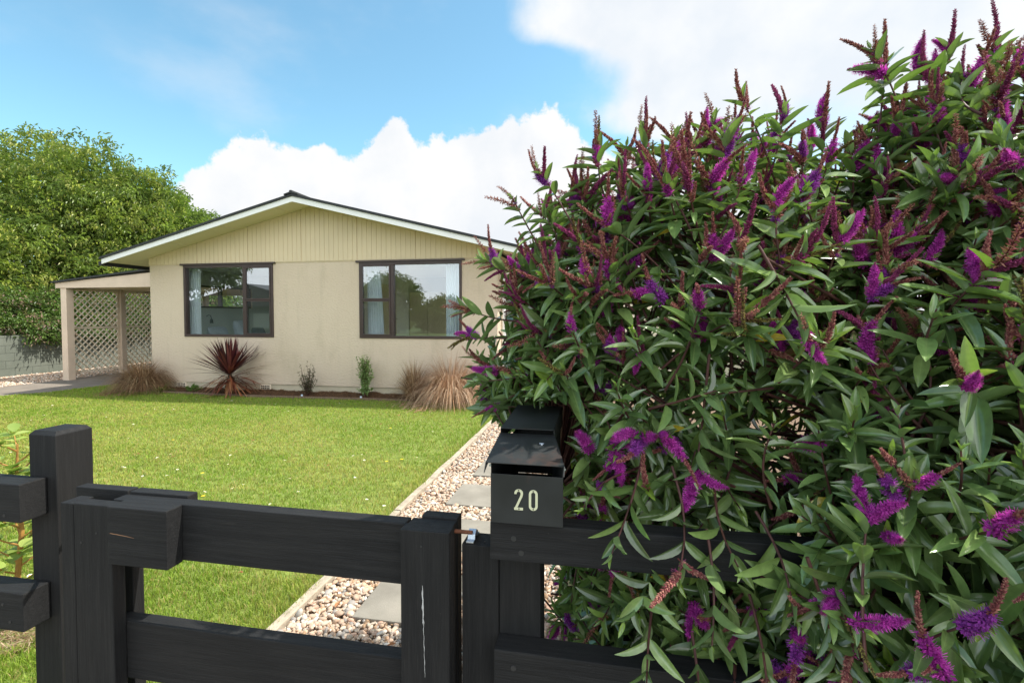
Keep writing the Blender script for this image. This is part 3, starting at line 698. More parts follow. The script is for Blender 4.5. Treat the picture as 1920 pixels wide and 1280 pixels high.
# ------------------------------------------------------------------ gate, fences and mailbox
BV = .0035
gate = empty('gate', (-1.1, 1.33, 0), 'low black stained timber gate with wide rails and sandwiched stiles', 'gate')
Z1 = .995
MB().box(-1.587, -.566, 1.323, 1.372, .815, Z1).build('rail', M['timber_h'], gate, bevel=BV, rough=.0015)['label'] = 'wide top rail of the gate'
MB().box(-1.610, -.566, 1.323, 1.372, .40, .592).build('rail', M['timber_h'], gate, bevel=BV, rough=.0015)['label'] = 'lower rail of the gate'
s = MB().box(-1.688, -1.543, 1.278, 1.322, .10, Z1-.004).build('stile', M['timber_v'], gate, bevel=BV, rough=.0012); s['label'] = 'left front stile board'
MB().box(-1.742, -1.690, 1.279, 1.345, .10, Z1-.006).build('stile', M['timber_v'], gate, bevel=BV, rough=.001)['label'] = 'narrow board at the left edge of the gate'
MB().box(-1.540, -1.320, 1.264, 1.3225, .812, Z1+.001).build('block', M['timber_h'], gate, bevel=BV, rough=.0012)['label'] = 'short block beside the left stile'
MB().box(-.562, -.418, 1.278, 1.322, .10, Z1+.004).build('stile', M['timber_v'], gate, bevel=BV, rough=.0012)['label'] = 'right front stile with a white paint streak'
MB().box(-.535, -.423, 1.373, 1.415, .10, Z1+.006).build('stile', M['timber_v'], gate, bevel=BV)['label'] = 'right back stile'
MB().box(-.560, -.425, 1.3225, 1.3725, .10, Z1-.001).build('packer', M['timber_v'], gate, bevel=.002)
MB().box(-1.80, -1.585, 1.373, 1.413, .81, Z1+.010).build('block', M['timber_h'], gate, bevel=BV)
MB().box(-1.578, -1.350, 1.374, 1.416, .81, Z1+.008).build('block', M['timber_h'], gate, bevel=BV)
MB().box(-1.660, -1.575, 1.374, 1.416, .10, .809).build('stile', M['timber_v'], gate, bevel=BV)['label'] = 'left back stile'
# split, streak and nail marks
cr = MB(); pts = [(-1.5415, 1.2765, z) for z in np.linspace(.985, .845, 12)]
pts = [(x+.0015*math.sin(i*1.9), y, z) for i, (x, y, z) in enumerate(pts)]; cr.tube(pts, [.0006+.0012*abs(math.sin(i*1.3)) for i in range(12)], 5)
cr.tube([(-1.530,1.2634,.912),(-1.50,1.2634,.910),(-1.475,1.2634,.908),(-1.44,1.2634,.904)], [.0008,.0011,.0009,.0004], 5)
cr.build('split', M['raw_timber'], gate)
st = MB(); z = .855; px_ = -.497; pts = []; rd = []
for i in range(26):
    pts.append((px_+.0007*math.sin(i*1.9)+.00025*i, 1.2775, .845-.0105*i)); rd.append((.0034 if 1 < i < 11 else .0012)*(.35+.65*abs(math.sin(i*1.7+.4)*math.sin(i*.63+.9)))*(0.3 if i in (0, 25) else 1))
st.tube(pts, rd, 6); st.build('paint_streak', simple('dried white paint', (.48,.48,.47), .8, .2, 60), s.parent)
gb = MB(); gb.tube([(-.435, 1.352, .972), (-.372, 1.352, .972)], .006, 8); gb.build('latch_bolt', M['rust'], gate)
def screws(par, pts, r=.006, n=(0,-1,0)):
    for p in pts:
        m = MB(); p = Vector(p); nn = Vector(n)
        m.tube([p-nn*.002, p+nn*.0016], [r, r*.85], 10); m.build('screw', M['screw'], par)
screws(gate, [(-1.60,1.278,.90),(-1.66,1.278,.865),(-.50,1.278,.955)], .0035)

lf = empty('fence', (-2.3, 1.5, 0), 'black stained post and rail fence left of the gate with a chamfered square post', 'fence')
X0, X1, Y0, Y1 = -2.114, -1.990, 1.452, 1.585; zt = 1.168; ch = .012
p = MB(); p.box(X0, X1, Y0, Y1, -.1, zt-ch)
o = p.build('post', M['timber_v'], lf, bevel=.004, rough=.0015)
p = MB(); p.add([(X0+.001,Y0+.001,zt-ch-.002),(X1-.001,Y0+.001,zt-ch-.002),(X1-.001,Y1-.001,zt-ch-.002),(X0+.001,Y1-.001,zt-ch-.002),(X0+ch,Y0+ch,zt),(X1-ch,Y0+ch,zt),(X1-ch,Y1-ch,zt),(X0+ch,Y1-ch,zt)],
    [(0,3,2,1),(4,5,6,7),(0,1,5,4),(1,2,6,5),(2,3,7,6),(3,0,4,7)]); p.build('chamfered_top', M['timber_h'], o, bevel=.001)
MB().box(-4.6, -2.03, 1.36, 1.4505, .862, 1.000).build('rail', M['timber_h'], lf, bevel=BV+.001, rough=.0015)['label'] = 'upper rail'
MB().box(-4.6, -2.03, 1.36, 1.4505, .467, .606).build('rail', M['timber_h'], lf, bevel=BV+.001, rough=.0015)['label'] = 'lower rail'
MB().box(-4.55, -4.43, 1.452, 1.58, -.1, 1.15).build('post', M['timber_v'], lf, bevel=.004)
screws(lf, [(-2.135,1.36,.955),(-2.10,1.36,.885),(-2.12,1.36,.56),(-2.09,1.36,.50)], .006)
MB().tube([(-1.992,1.50,.88),(-1.90,1.50,.88),(-1.80,1.395,.88)], .007, 8).build('hinge', M['rust'], gate)
MB().tube([(-1.992,1.50,.35),(-1.90,1.50,.35),(-1.66,1.395,.35)], .007, 8).build('hinge', M['rust'], gate)

rf = empty('fence', (0.6, 1.35, 0), 'black stained rail fence right of the gate running into the flowering bush', 'fence')
MB().box(-.398, -.2905, 1.330, 1.410, -.1, .948).build('latch_post', M['timber_v'], rf, bevel=BV, rough=.0012)
MB().box(-.2895, -.172, 1.336, 1.43, -.1, .943).build('post', M['timber_v'], rf, bevel=BV, rough=.0012)
MB().box(-.300, 3.4, 1.266, 1.3285, .944, 1.046).build('rail', M['timber_h'], rf, bevel=BV, rough=.0015)['label'] = 'upper rail under the mailbox'
MB().box(-.289, 3.4, 1.262, 1.3345, .560, .700).build('rail', M['timber_h'], rf, bevel=BV, rough=.0015)['label'] = 'lower rail right of the gate'
MB().box(1.5, 1.62, 1.336, 1.43, -.1, 1.03).build('post', M['timber_v'], rf, bevel=BV)
MB().box(3.28, 3.4, 1.336, 1.43, -.1, 1.03).build('post', M['timber_v'], rf, bevel=BV)
screws(rf, [(-.235,1.266,1.005),(-.215,1.266,.968),(-.235,1.262,.655)], .0085)
screws(rf, [(-.335,1.352,.948),(-.318,1.375,.948)], .003, (0,0,1))
lb = MB(); xb_ = -.375
pr_ = [(1.332,.950),(1.352,.950),(1.355,.962),(1.368,.972),(1.381,.962),(1.384,.950),(1.402,.950),(1.402,.954),(1.388,.954),(1.384,.967),(1.368,.977),(1.352,.967),(1.348,.954),(1.332,.954)]
lb.prism(pr_, 'x', xb_-.011, xb_+.011); lb.build('latch_bracket', M['galv'], rf, bevel=.0008)

mb = empty('mailbox', (-.2, 1.45, 1.05), 'black metal mailbox numbered 20 standing on the upper rail', 'mailbox')
x0, x1 = -.294, -.103; t = .002; xk = -.146
m = MB(); z0 = 1.048
m.box(x0, x1, 1.250, 1.252, z0+.004, 1.182)                 # front panel below the slot
m.box(x0, x0+t, 1.2525, 1.66, z0+.004, 1.214)
m.prism([(x1-t,1.2525),(x1,1.2525),(xk,1.41),(xk,1.66),(xk-t,1.66),(xk-t,1.41)], 'z', z0+.004, 1.212)
m.box(x0+t, xk-t-.001, 1.2525, 1.658, z0+.0045, z0+.0065); m.box(x0+t, xk-t, 1.658, 1.66, z0+.007, 1.24)
m.build('body', M['mailbox'], mb, bevel=.0007)
def plate(m, pts, th=.0022):
    V = [Vector(p) for p in pts]; n_ = (V[1]-V[0]).cross(V[2]-V[0]).normalized()*th
    n = len(V); m.add(V+[v+n_ for v in V], [tuple(reversed(range(n))), tuple(range(n, 2*n))]+[(i, (i+1) % n, n+(i+1) % n, n+i) for i in range(n)])
m = MB(); xa, xb2, xc = x0-.006, x1+.006, xk+.004
plate(m, [(xa,1.226,1.2165),(xb2,1.226,1.2165),(xb2-.018,1.30,1.232),(xa,1.30,1.232)])
plate(m, [(xa,1.3003,1.232),(xb2-.018,1.3003,1.232),(xc,1.41,1.250),(xa,1.41,1.250)])
m.prism([(1.206,1.196),(1.224,1.2185),(1.412,1.253),(1.412,1.243),(1.265,1.214)], 'x', xa-.0022, xa-.0002)
plate(m, [(xb2+.0005,1.206,1.198),(xb2+.0005,1.224,1.2185),(xc+.0005,1.412,1.253),(xc+.0005,1.412,1.243),(xb2-.012,1.265,1.214)])
m.build('flap', M['mailbox'], mb, bevel=.0006)
m = MB(); plate(m, [(x0-.004,1.402,1.266),(xk+.002,1.402,1.266),(xk+.002,1.690,1.282),(x0-.004,1.690,1.282)])
m.prism([(1.404,1.2665),(1.690,1.2825),(1.690,1.215),(1.404,1.236)], 'x', x0-.0065, x0-.0045)
m.prism([(1.404,1.2665),(1.690,1.2825),(1.690,1.215),(1.404,1.236)], 'x', xk+.0025, xk+.0045)
m.build('lid', M['mailbox'], mb, bevel=.0006)
m = MB(); m.tube([(-.17,1.34,1.238),(-.17,1.34,1.2435)], [.0035,.003], 8); m.tube([(-.176,1.34,1.2435),(-.164,1.34,1.2435)], .0015, 6); m.build('catch', M['galv'], mb)
for xx in (x0-.001, x1+.004): MB().tube([(xx,1.247,1.204),(xx,1.251,1.204)], .003, 8).build('rivet', M['galv'], mb)
# numerals: outlines of constant stroke, cut from sheet
def stroke(name, path, w, closed, yy):
    n = len(path); m = MB(); L_, R_ = [], []
    for i, p_ in enumerate(path):
        a = path[(i-1) % n] if closed or i else path[i]; b = path[(i+1) % n] if closed or i < n-1 else path[i]
        a0 = Vector((p_[0]-a[0], p_[1]-a[1])); b0 = Vector((b[0]-p_[0], b[1]-p_[1]))
        if a0.length < 1e-9: a0 = b0
        if b0.length < 1e-9: b0 = a0
        d_ = (a0.normalized()+b0.normalized()).normalized(); nn = Vector((-d_.y, d_.x)); c_ = max(.5, nn.dot(Vector((-a0.normalized().y, a0.normalized().x))))
        L_.append((p_[0]+nn.x*w/2/c_, p_[1]+nn.y*w/2/c_)); R_.append((p_[0]-nn.x*w/2/c_, p_[1]-nn.y*w/2/c_))
    for i in range(n if closed else n-1):
        j = (i+1) % n; m.prism([L_[i], L_[j], R_[j], R_[i]], 'y', yy-.002, yy)
    o = m.build(name, M['digit'], mb)
    bm = bmesh.new(); bm.from_mesh(o.data); bmesh.ops.remove_doubles(bm, verts=bm.verts, dist=1e-6); bm.to_mesh(o.data); bm.free(); return o
zb_, zt_ = 1.0905, 1.1465
cx = -.180; hw = .0085; r_ = hw
path = [(cx+hw*math.cos(a), zt_-.004-r_+r_*math.sin(a)) for a in np.linspace(0, math.pi, 12)]+[(cx+hw*math.cos(a), zb_+.004+r_+r_*math.sin(a)) for a in np.linspace(math.pi, 2*math.pi, 12)]
d0 = stroke('digit', path, .0062, True, 1.2495); d0['label'] = 'cream numeral 0'
cx2 = -.2185
path = [(cx2+hw*math.cos(a), zt_-.004-r_+r_*math.sin(a)) for a in np.linspace(math.pi*1.06, -.25, 14)]
path += [(cx2+hw*.80, zt_-.020), (cx2+hw*.25, zt_-.030), (cx2-hw*.55, zb_+.011), (cx2-hw*.95, zb_+.0035)]
d2 = stroke('digit', path, .0062, False, 1.2495); d2['label'] = 'cream numeral 2'
MB().box(cx2-hw-.0035, cx2+hw+.003, 1.2474, 1.2493, zb_, zb_+.0064).build('digit_foot', M['digit'], d2)
for (xx, zz) in ((cx2, zt_-.004), (cx2+.001, zb_+.0035), (cx, zt_-.0045), (cx, zb_+.0045)): MB().tube([(xx,1.2476,zz),(xx,1.2466,zz)], .0018, 8).build('numeral_screw', M['screw'], mb)

# ------------------------------------------------------------------ foliage tools
UP = np.array([0, 0, 1.])
def leaf_template(rows, cols=3, fold=.10, droop=.12, wshape=lambda t: np.sin(np.pi*t**.8)**.8):
    """unit leaf along +x, width +-.5 in y; returns verts, quads, mid weights"""
    V = []; mids = []; us = np.linspace(-1, 1, cols)
    for i in range(rows):
        t = i/(rows-1); wd = max(wshape(t), .02)
        for u in us:
            V.append((t, u*wd*.5, fold*abs(u)*wd-droop*t*t)); mids.append(1-abs(u))
    F = []
    for i in range(rows-1):
        for j in range(cols-1):
            a = i*cols+j; F.append((a, a+cols, a+cols+1, a+1))
    return np.array(V, float), np.array(F), np.array(mids)
LT_S = leaf_template(4, 3, .22, .18)
def crown_points(E, n, shell=.75, lump=0):
    """points in the outer shell of a union of ellipsoids E=[(cx,cy,cz,rx,ry,rz)]; returns points, outward normals"""
    E = np.array(E, float); area = (E[:,3]*E[:,4]+E[:,4]*E[:,5]+E[:,3]*E[:,5]); P = []; Nn = []
    while sum(map(len, P)) < n:
        k = rng.choice(len(E), n, p=area/area.sum()); d = nrm(rng.normal(size=(n,3)))
        lum = 1+lump*np.sin(d[:,0]*7+k*2)*np.sin(d[:,1]*6.3+k)*np.sin(d[:,2]*8+1.3*k)+lump*.7*np.sin(d[:,0]*13+d[:,2]*11+k)*np.sin(d[:,1]*12+d[:,2]*9)
        r = (1-(1-shell)*rng.random(n)**1.6)*lum; p = E[k,:3]+d*E[k,3:]*r[:,None]; nn = nrm(d/E[k,3:])
        q = ((p[:,None,:]-E[None,:,:3])/E[None,:,3:]); dd = (q**2).sum(2); dd[np.arange(n), k] = 9
        ok = dd.min(1) > .78; P.append(p[ok]); Nn.append(nn[ok])
    return np.concatenate(P)[:n], np.concatenate(Nn)[:n]
def make_leaves(P, D, L, W, col, tmpl=LT_S, roll=None, upv=UP):
    X, Y, Z = frame_from(nrm(D), np.broadcast_to(upv, D.shape)+rng.normal(0, .05, D.shape))
    if roll is not None:
        c, s_ = np.cos(roll)[:,None], np.sin(roll)[:,None]; Y, Z = Y*c+Z*s_, Z*c-Y*s_
    V, F = inst(tmpl[0], [tmpl[1]], P, X, Y, Z, np.stack([L, W, L], 1))
    return V, F[0], np.repeat(col, len(tmpl[0]), 0), np.tile(tmpl[2], len(P))
def limbs_mb(base, E, r0, n, seed):
    rr = random.Random(seed); m = MB(); E = [e for e in E]
    cz = min(e[2]-e[5]*.5 for e in E); 
    for k in range(n):
        e = rr.choice(E); a = rr.uniform(0, 6.28); tgt = Vector((e[0]+e[3]*.75*math.cos(a)*rr.random(), e[1]+e[4]*.75*math.sin(a)*rr.random(), e[2]+e[5]*rr.uniform(-.2,.75)))
        b = Vector((base[0]+rr.uniform(-.1,.1), base[1]+rr.uniform(-.1,.1), max(.3, cz*rr.uniform(.3,.9)))); pts = []; rd = []
        for i in range(7):
            t = i/6; q = b.lerp(tgt, t); q.z = b.z+(tgt.z-b.z)*t**.8; q += Vector((rr.uniform(-1,1), rr.uniform(-1,1), 0))*.12*(t > 0)*(t < 1)*r0*8
            pts.append(q); rd.append(max(.008, r0*.45*(1-t)**1.1+.006))
        m.tube(pts, rd, 6, cap=False)
    return m
def tree(label, base, E, nclus, per, L, W, pal, group=None, name='broadleaf_tree', r0=.22, droop=.5, spread=.28, lump=.10, shell=.72, core=.25):
    t = empty(name, (*base, 0), label, 'tree' if 'tree' in name else 'shrub', group)
    C, N = crown_points(E, nclus, shell, lump); Ci = rng.random(nclus); k = per
    cl_col = pal[rng.integers(0, len(pal), nclus)]*rng.uniform(.8, 1.2, (nclus,1))
    D0 = nrm(N*.7+UP*.25+rng.normal(0,.35,(nclus,3)))
    P = np.repeat(C, k, 0)+rng.normal(0, spread*.45, (nclus*k,3))*np.array([1,1,.7])+np.repeat(D0, k, 0)*rng.uniform(-.5,.5,(nclus*k,1))*spread
    D = nrm(np.repeat(D0, k, 0)*.8+rng.normal(0,.55,(nclus*k,3))-UP*droop); n = len(P)
    V, F, C_, _ = make_leaves(P, D, rng.uniform(.75,1.25,n)*L, rng.uniform(.8,1.2,n)*W, np.repeat(cl_col, k, 0)*rng.uniform(.75,1.25,(n,1)))
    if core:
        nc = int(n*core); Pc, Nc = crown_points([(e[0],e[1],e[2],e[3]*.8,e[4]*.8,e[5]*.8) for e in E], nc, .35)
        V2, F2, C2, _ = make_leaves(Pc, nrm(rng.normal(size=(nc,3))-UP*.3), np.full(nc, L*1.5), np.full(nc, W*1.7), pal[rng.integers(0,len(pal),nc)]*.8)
        V = np.concatenate([V, V2]); F = np.concatenate([F, F2+len(C_)]); C_ = np.concatenate([C_, C2])
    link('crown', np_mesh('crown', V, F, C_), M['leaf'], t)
    m = limbs_mb(base, E, r0, 16, int(base[0]*10) & 255); zt = max(.4, min(e[2] for e in E)*.8)
    m.tube([(base[0],base[1],-.05),(base[0]+.05,base[1],zt*.5),(base[0],base[1]+.05,zt)], [r0*1.25, r0*.95, r0*.75], 10)
    m.build('trunk', M['bark'], t, smooth=True); return t
PAL_A = np.array([[.31,.36,.055],[.26,.33,.055],[.20,.27,.045],[.36,.37,.085],[.15,.21,.04]])
PAL_B = np.array([[.23,.33,.045],[.29,.38,.06],[.17,.26,.04],[.13,.20,.035]])
PAL_C = np.array([[.10,.18,.04],[.14,.23,.05],[.17,.26,.07],[.08,.14,.035],[.30,.20,.16]])
PAL_D = np.array([[.11,.15,.04],[.15,.19,.05],[.18,.21,.06]])
tree('big rounded light green tree at the left edge rising above the block wall', (-20.5,14.8), [(-21.8,14.6,3.9,4.6,3.6,4.35),(-18.3,15.0,3.9,3.3,3.0,3.65),(-19.5,13.2,2.9,3.2,2.6,3.0),(-17.4,12.9,2.7,1.9,1.9,1.9),(-17.6,10.6,2.6,1.6,1.8,1.7),(-24.5,13,3.3,3.5,3.5,3.9)], 5600, 20, .15, .046, PAL_A, 'trees beyond the left boundary wall', lump=.17, spread=.24)
tree('bright green rounded tree behind the carport roof, right of the big light green one', (-16.2,17.2), [(-18.3,17.4,3.8,2.6,2.8,2.7),(-19.4,17.0,4.2,2.8,2.6,2.9),(-17.0,17.0,3.0,1.6,2.2,2.1)], 3200, 20, .14, .045, PAL_B, 'trees beyond the left boundary wall', lump=.18, spread=.24)
tree('dark green shrub spilling over the block wall beside the carport', (-16.3,11.8), [(-16.2,11.6,1.5,1.1,2.6,.85),(-15.9,13.8,1.6,1.1,2.4,.9),(-16.3,9.6,1.5,1.1,2.0,.9),(-15.5,12.4,1.25,.7,1.1,.5),(-15.4,10.9,1.15,.55,.6,.42)], 2600, 20, .085, .034, PAL_C, None, 'overhanging_shrub', .09, .4, .2, .16)
tree('dark shrub behind the block wall seen through the lattice', (-16.6,16.5), [(-16.4,16.4,1.8,1.3,2.4,1.5),(-16.4,20,1.9,1.4,2.6,1.7)], 900, 18, .10, .04, PAL_C, None, 'garden_shrub', .09, .4, .25)
# the street trees behind the camera, mirrored in the windows
for (p, E, lb) in (((-26,-8.5), [(-25.2,-8.5,5.4,3.3,3.0,2.5),(-28,-9,5.6,3,3,2.8)], 'street tree behind the viewer, mirrored in the left window'),
                   ((-18.5,-23), [(-18.5,-23,2.6,2.8,2.2,2.5),(-21.5,-23,2.2,2.4,2,2.0)], 'round tree across the street, mirrored in the right window'),
                   ((-14.3,-25), [(-14.3,-25,1.5,2.6,2,1.6),(-11.5,-25,1.35,2.2,1.8,1.4)], 'low tree across the street, mirrored in the right window'),
                   ((-7.5,-25), [(-8,-25,1.4,2.6,1.8,1.3),(-4,-25,1.3,2.6,1.8,1.2)], 'low tree across the street mirrored beside the right curtain')):
    tree(lb, p, E, 900, 14, .26, .09, PAL_D, 'street trees', spread=.4, lump=.12)

# ------------------------------------------------------------------ bedding plants
def blade_strip(base, dirs, L, W, droop, rows=7, tw=0):
    """arching strap leaves: base (n,3) dirs (n,3) initial direction; returns V,F"""
    n = len(base); V = []; P = base.copy(); D = nrm(dirs); S = nrm(np.cross(D, UP)+1e-4); step = L/(rows-1)
    for i in range(rows):
        t = i/(rows-1); wd = W*(.7+.6*math.sin(math.pi*min(1, t*1.1)))*(1-t**3)*.5+.0002
        V.append(np.stack([P-S*wd[:,None], P+S*wd[:,None]], 1)); D = nrm(D-UP*(droop*(.3+1.4*t)/(rows-1))[:,None]); P = P+D*step[:,None]
    V = np.stack(V, 1).reshape(n, rows*2, 3); f = np.array([(2*i, 2*i+1, 2*i+3, 2*i+2) for i in range(rows-1)])
    return V.reshape(-1,3), ((np.arange(n)*rows*2)[:,None,None]+f[None]).reshape(-1,4)
def tussock(x, y, h, rad, n, label, colset, upr=1.0, grp='brown sedge tussocks along the house'):
    a = rng.uniform(0, 6.28, n); r = rad*.33*np.sqrt(rng.random(n)); b = np.stack([x+r*np.cos(a), y+r*np.sin(a)*.8, np.full(n, .03)], 1)
    el = np.clip(rng.normal(1.12, .24, n)*upr, .35, 1.5); d = np.stack([np.cos(a)*np.cos(el), np.sin(a)*np.cos(el), np.sin(el)], 1)
    L = h*rng.uniform(.75, 1.75, n); V, F = blade_strip(b, d, L, np.full(n, .0040)*rng.uniform(.7,1.3,n), rng.uniform(1.8, 4.2, n)/max(upr,.6)**2, 8)
    V[:,2] = np.maximum(V[:,2], .012+.02*rng.random(len(V))); V[:,1] = np.minimum(V[:,1], YF-.01)
    c = colset[rng.integers(0, len(colset), n)]*rng.uniform(.75,1.2,(n,1)); o = link('sedge_tussock', np_mesh('sedge_tussock', V, F, np.repeat(c, 16, 0)), M['straw'])
    tag(o, label, 'plant', grp)
ST1 = np.array([[.34,.20,.10],[.42,.27,.15],[.24,.13,.07],[.50,.36,.21],[.17,.10,.05]])
ST2 = np.array([[.50,.31,.19],[.60,.42,.28],[.40,.23,.13],[.66,.50,.36],[.26,.14,.08]])
tussock(-9.42, 8.52, .56, .48, 2400, 'brown sedge tussock at the left corner of the house', ST1)
tussock(-9.80, 8.62, .36, .36, 900, 'smaller brown sedge spilling toward the driveway, left of the corner tussock', ST1)
tussock(-2.72, 8.42, .66, .62, 3600, 'large tawny sedge tussock under the right end of the right window', ST2)
tussock(-3.42, 8.44, .50, .28, 1000, 'narrow upright sedge just left of the large tawny tussock', ST1, 1.18)
# purple cordyline
cd = empty('cordyline', (-7.26, 8.44, 0), 'spiky dark red cordyline with orange brown old leaves under the left window', 'plant')
n = 135; a = rng.uniform(0,6.28,n); t = rng.random(n)**.95; el = 1.5-1.35*t+rng.normal(0,.08,n)
b = np.stack([-7.26+.03*np.cos(a), 8.44+.03*np.sin(a), .42+.10*(1-t)], 1); d = np.stack([np.cos(a)*np.cos(el), np.sin(a)*np.cos(el)*.8, np.sin(el)], 1)
L = rng.uniform(.56,.70,n)+.26*t; V, F = blade_strip(b, d, L, rng.uniform(.028,.044,n), rng.uniform(.05,.5,n)*(.3+t), 8)
V[:,1] = np.minimum(V[:,1], YF-.01); c = np.array([[.075,.018,.022],[.11,.028,.030],[.05,.015,.02],[.16,.05,.045]])[rng.integers(0,4,n)]*rng.uniform(.8,1.2,(n,1))
link('leaf_rosette', np_mesh('leaf_rosette', V, F, np.repeat(c,16,0)), M['cordyline'], cd)
n = 85; a = rng.uniform(0,6.28,n); el = rng.uniform(-.5,.35,n); b = np.stack([-7.26+.03*np.cos(a), 8.44+.03*np.sin(a), rng.uniform(.22,.42,n)], 1); d = np.stack([np.cos(a)*np.cos(el), np.sin(a)*np.cos(el)*.7, np.sin(el)], 1)
V, F = blade_strip(b, d, rng.uniform(.50,.82,n), rng.uniform(.02,.032,n), rng.uniform(.4,1.3,n), 8); V[:,2] = np.maximum(V[:,2], .02); V[:,1] = np.minimum(V[:,1], YF-.01)
c = np.array([[.30,.10,.045],[.22,.07,.035],[.36,.17,.08],[.16,.05,.03]])[rng.integers(0,4,n)]; link('old_leaves', np_mesh('old_leaves', V, F, np.repeat(c,16,0)), M['cordyline'], cd)
n = 22; a = np.linspace(0,6.28,n); b = np.stack([-7.26+.05*np.cos(a), 8.44+.05*np.sin(a), np.full(n,.34)], 1); d = np.stack([np.cos(a)*.16, np.sin(a)*.16, -np.ones(n)], 1)
V, F = blade_strip(b, d, rng.uniform(.30,.34,n), rng.uniform(.022,.034,n), np.zeros(n), 5); c = np.array([[.42,.14,.06],[.34,.10,.045],[.50,.24,.12]])[rng.integers(0,3,n)]
link('hanging_leaves', np_mesh('hanging_leaves', V, F, np.repeat(c,10,0)), M['cordyline'], cd)
MB().tube([(-7.26,8.44,0),(-7.26,8.44,.25),(-7.26,8.44,.5)], [.055,.045,.035], 10).build('stem', M['bark'], cd)
def small_shrub(x, y, h, w, ntw, nl, L, W, pal, label, cat='shrub', upr=.8, name='small_shrub', column=False):
    o = empty(name, (x, y, 0), label, cat); m = MB(); P = []; D = []
    for k in range(ntw):
        a = random.uniform(0, 6.28); rr = w*.5*random.uniform(.2, 1)
        if column: tip = Vector((x+rr*math.cos(a)*.9, y+rr*math.sin(a)*.8, h*random.uniform(.15, 1.0))); b = Vector((x, y, tip.z*.5))
        else: tip = Vector((x+rr*math.cos(a), y+rr*math.sin(a)*.7, h*random.uniform(.45, 1.0)*(1-.35*(rr/(w*.5))**2))); b = Vector((x+random.uniform(-.01,.01), y, .0))
        pts = [b.lerp(tip, t)+Vector((random.uniform(-1,1), random.uniform(-1,1), 0))*.012*t for t in np.linspace(0,1,6)]
        m.tube(pts, [.004*(1-t*.75) for t in np.linspace(0,1,6)], 4, cap=False)
        for i in range(nl):
            t = random.uniform(.3, 1); q = b.lerp(tip, t); P.append(q[:]); D.append((random.gauss(0,1), random.gauss(0,1), random.gauss(.4,.7)))
    if column: m.tube([(x,y,0),(x,y,h*.9)], [.01,.004], 6)
    P = np.array(P)+rng.normal(0, .008, (len(P),3)); D = nrm(np.array(D)); n = len(P)
    V, F, C, _ = make_leaves(P, D, rng.uniform(.7,1.3,n)*L, rng.uniform(.8,1.2,n)*W, pal[rng.integers(0,len(pal),n)]*rng.uniform(.75,1.25,(n,1)))
    link('foliage', np_mesh('foliage', V, F, C), M['leaf'], o); m.build('twig', M['stem'], o); return o
small_shrub(-5.62, 8.52, .78, .52, 38, 24, .028, .016, np.array([[.075,.050,.045],[.12,.085,.075],[.05,.035,.035]]), 'small sparse shrub with dark purplish twigs between the two windows')
small_shrub(-4.45, 8.55, .84, .38, 110, 24, .030, .022, np.array([[.30,.42,.15],[.40,.52,.24],[.22,.34,.11]]), 'slender column shaped pale green shrub below the left side of the right window', column=True)
small_shrub(-8.25, 8.60, .20, .34, 26, 22, .045, .016, np.array([[.12,.22,.04],[.18,.28,.06]]), 'low leafy green plant just left of the cordyline', name='ground_plant', cat='plant')
def straps(x, y, n, h, label):
    a = rng.uniform(0,6.28,n); el = rng.uniform(.2,1.2,n); b = np.stack([x+.05*np.cos(a), y+.05*np.sin(a), np.full(n,.02)],1); d = np.stack([np.cos(a)*np.cos(el), np.sin(a)*np.cos(el), np.sin(el)],1)
    V, F = blade_strip(b, d, rng.uniform(.7,1.3,n)*h, rng.uniform(.014,.022,n), rng.uniform(.8,2,n), 7); V[:,2] = np.maximum(V[:,2], .02)
    c = np.array([[.14,.22,.05],[.24,.30,.10],[.30,.28,.10]])[rng.integers(0,3,n)]; tag(link('strappy_plant', np_mesh('strappy_plant', V, F, np.repeat(c,14,0)), M['cordyline']), label, 'plant')
straps(-8.92, 8.46, 70, .26, 'low strappy green plant at the foot of the left sedge tussock')
for (x, y, lb) in ((-5.68, 8.42, 'small pale plant tag at the foot of the dark twiggy shrub'), (-4.47, 8.44, 'small pale plant tag at the foot of the column shaped shrub')):
    tg = MB().box(x-.02, x+.02, y-.001, y+.001, .03, .08).build('plant_tag', M['clear_plastic']); tag(tg, lb, 'tag')
# thick-stemmed seedling behind the left fence
gs = empty('seedling', (*PLANTPOS, 0), 'young plant with yellow brown stem and round pale leaves behind the left fence', 'plant')
m = MB(); bx, by = PLANTPOS; tw = []
main = [(bx,by,0),(bx+.01,by,.25),(bx+.035,by+.01,.5),(bx+.025,by,.75),(bx+.04,by,.95)]; m.tube(main, [.014,.013,.011,.008,.004], 8)
for i in range(24):
    z = .22+i*.03; s_ = main[min(4, int(z/.25))]; a = i*2.4; p0 = Vector((np.interp(z,[0,.25,.5,.75,.95],[q[0] for q in main]), by, z)); q1 = p0+Vector((math.cos(a)*.05, math.sin(a)*.05, .035)); q2 = p0+Vector((math.cos(a)*.14, math.sin(a)*.12, .09+.02*math.sin(i)))
    m.tube([p0,q1,q2], [.005,.004,.002], 5); tw += [(p0.lerp(q2, t), a) for t in (.5,.75,1.0)]+[(q2+Vector((0,0,.02)), a+1)]
m.build('stem', M['ochre_stem'], gs)
P = []; D = []
for (p0, a) in tw:
    for j in range(2): P.append(p0[:]); b_ = a+random.uniform(-1.4,1.4); D.append((math.cos(b_), math.sin(b_), random.uniform(-.1,.8)))
n = len(P); V, F, C, _ = make_leaves(np.array(P), np.array(D, float), rng.uniform(.05,.085,n), rng.uniform(.04,.065,n), np.array([[.34,.44,.10],[.42,.50,.14],[.25,.34,.08]])[rng.integers(0,3,n)], leaf_template(6,3,.12,.1,lambda t: np.sin(np.pi*min(1,t+.02))**.5))
link('foliage', np_mesh('foliage', V, F, C, smooth=True), M['leaf'], gs)

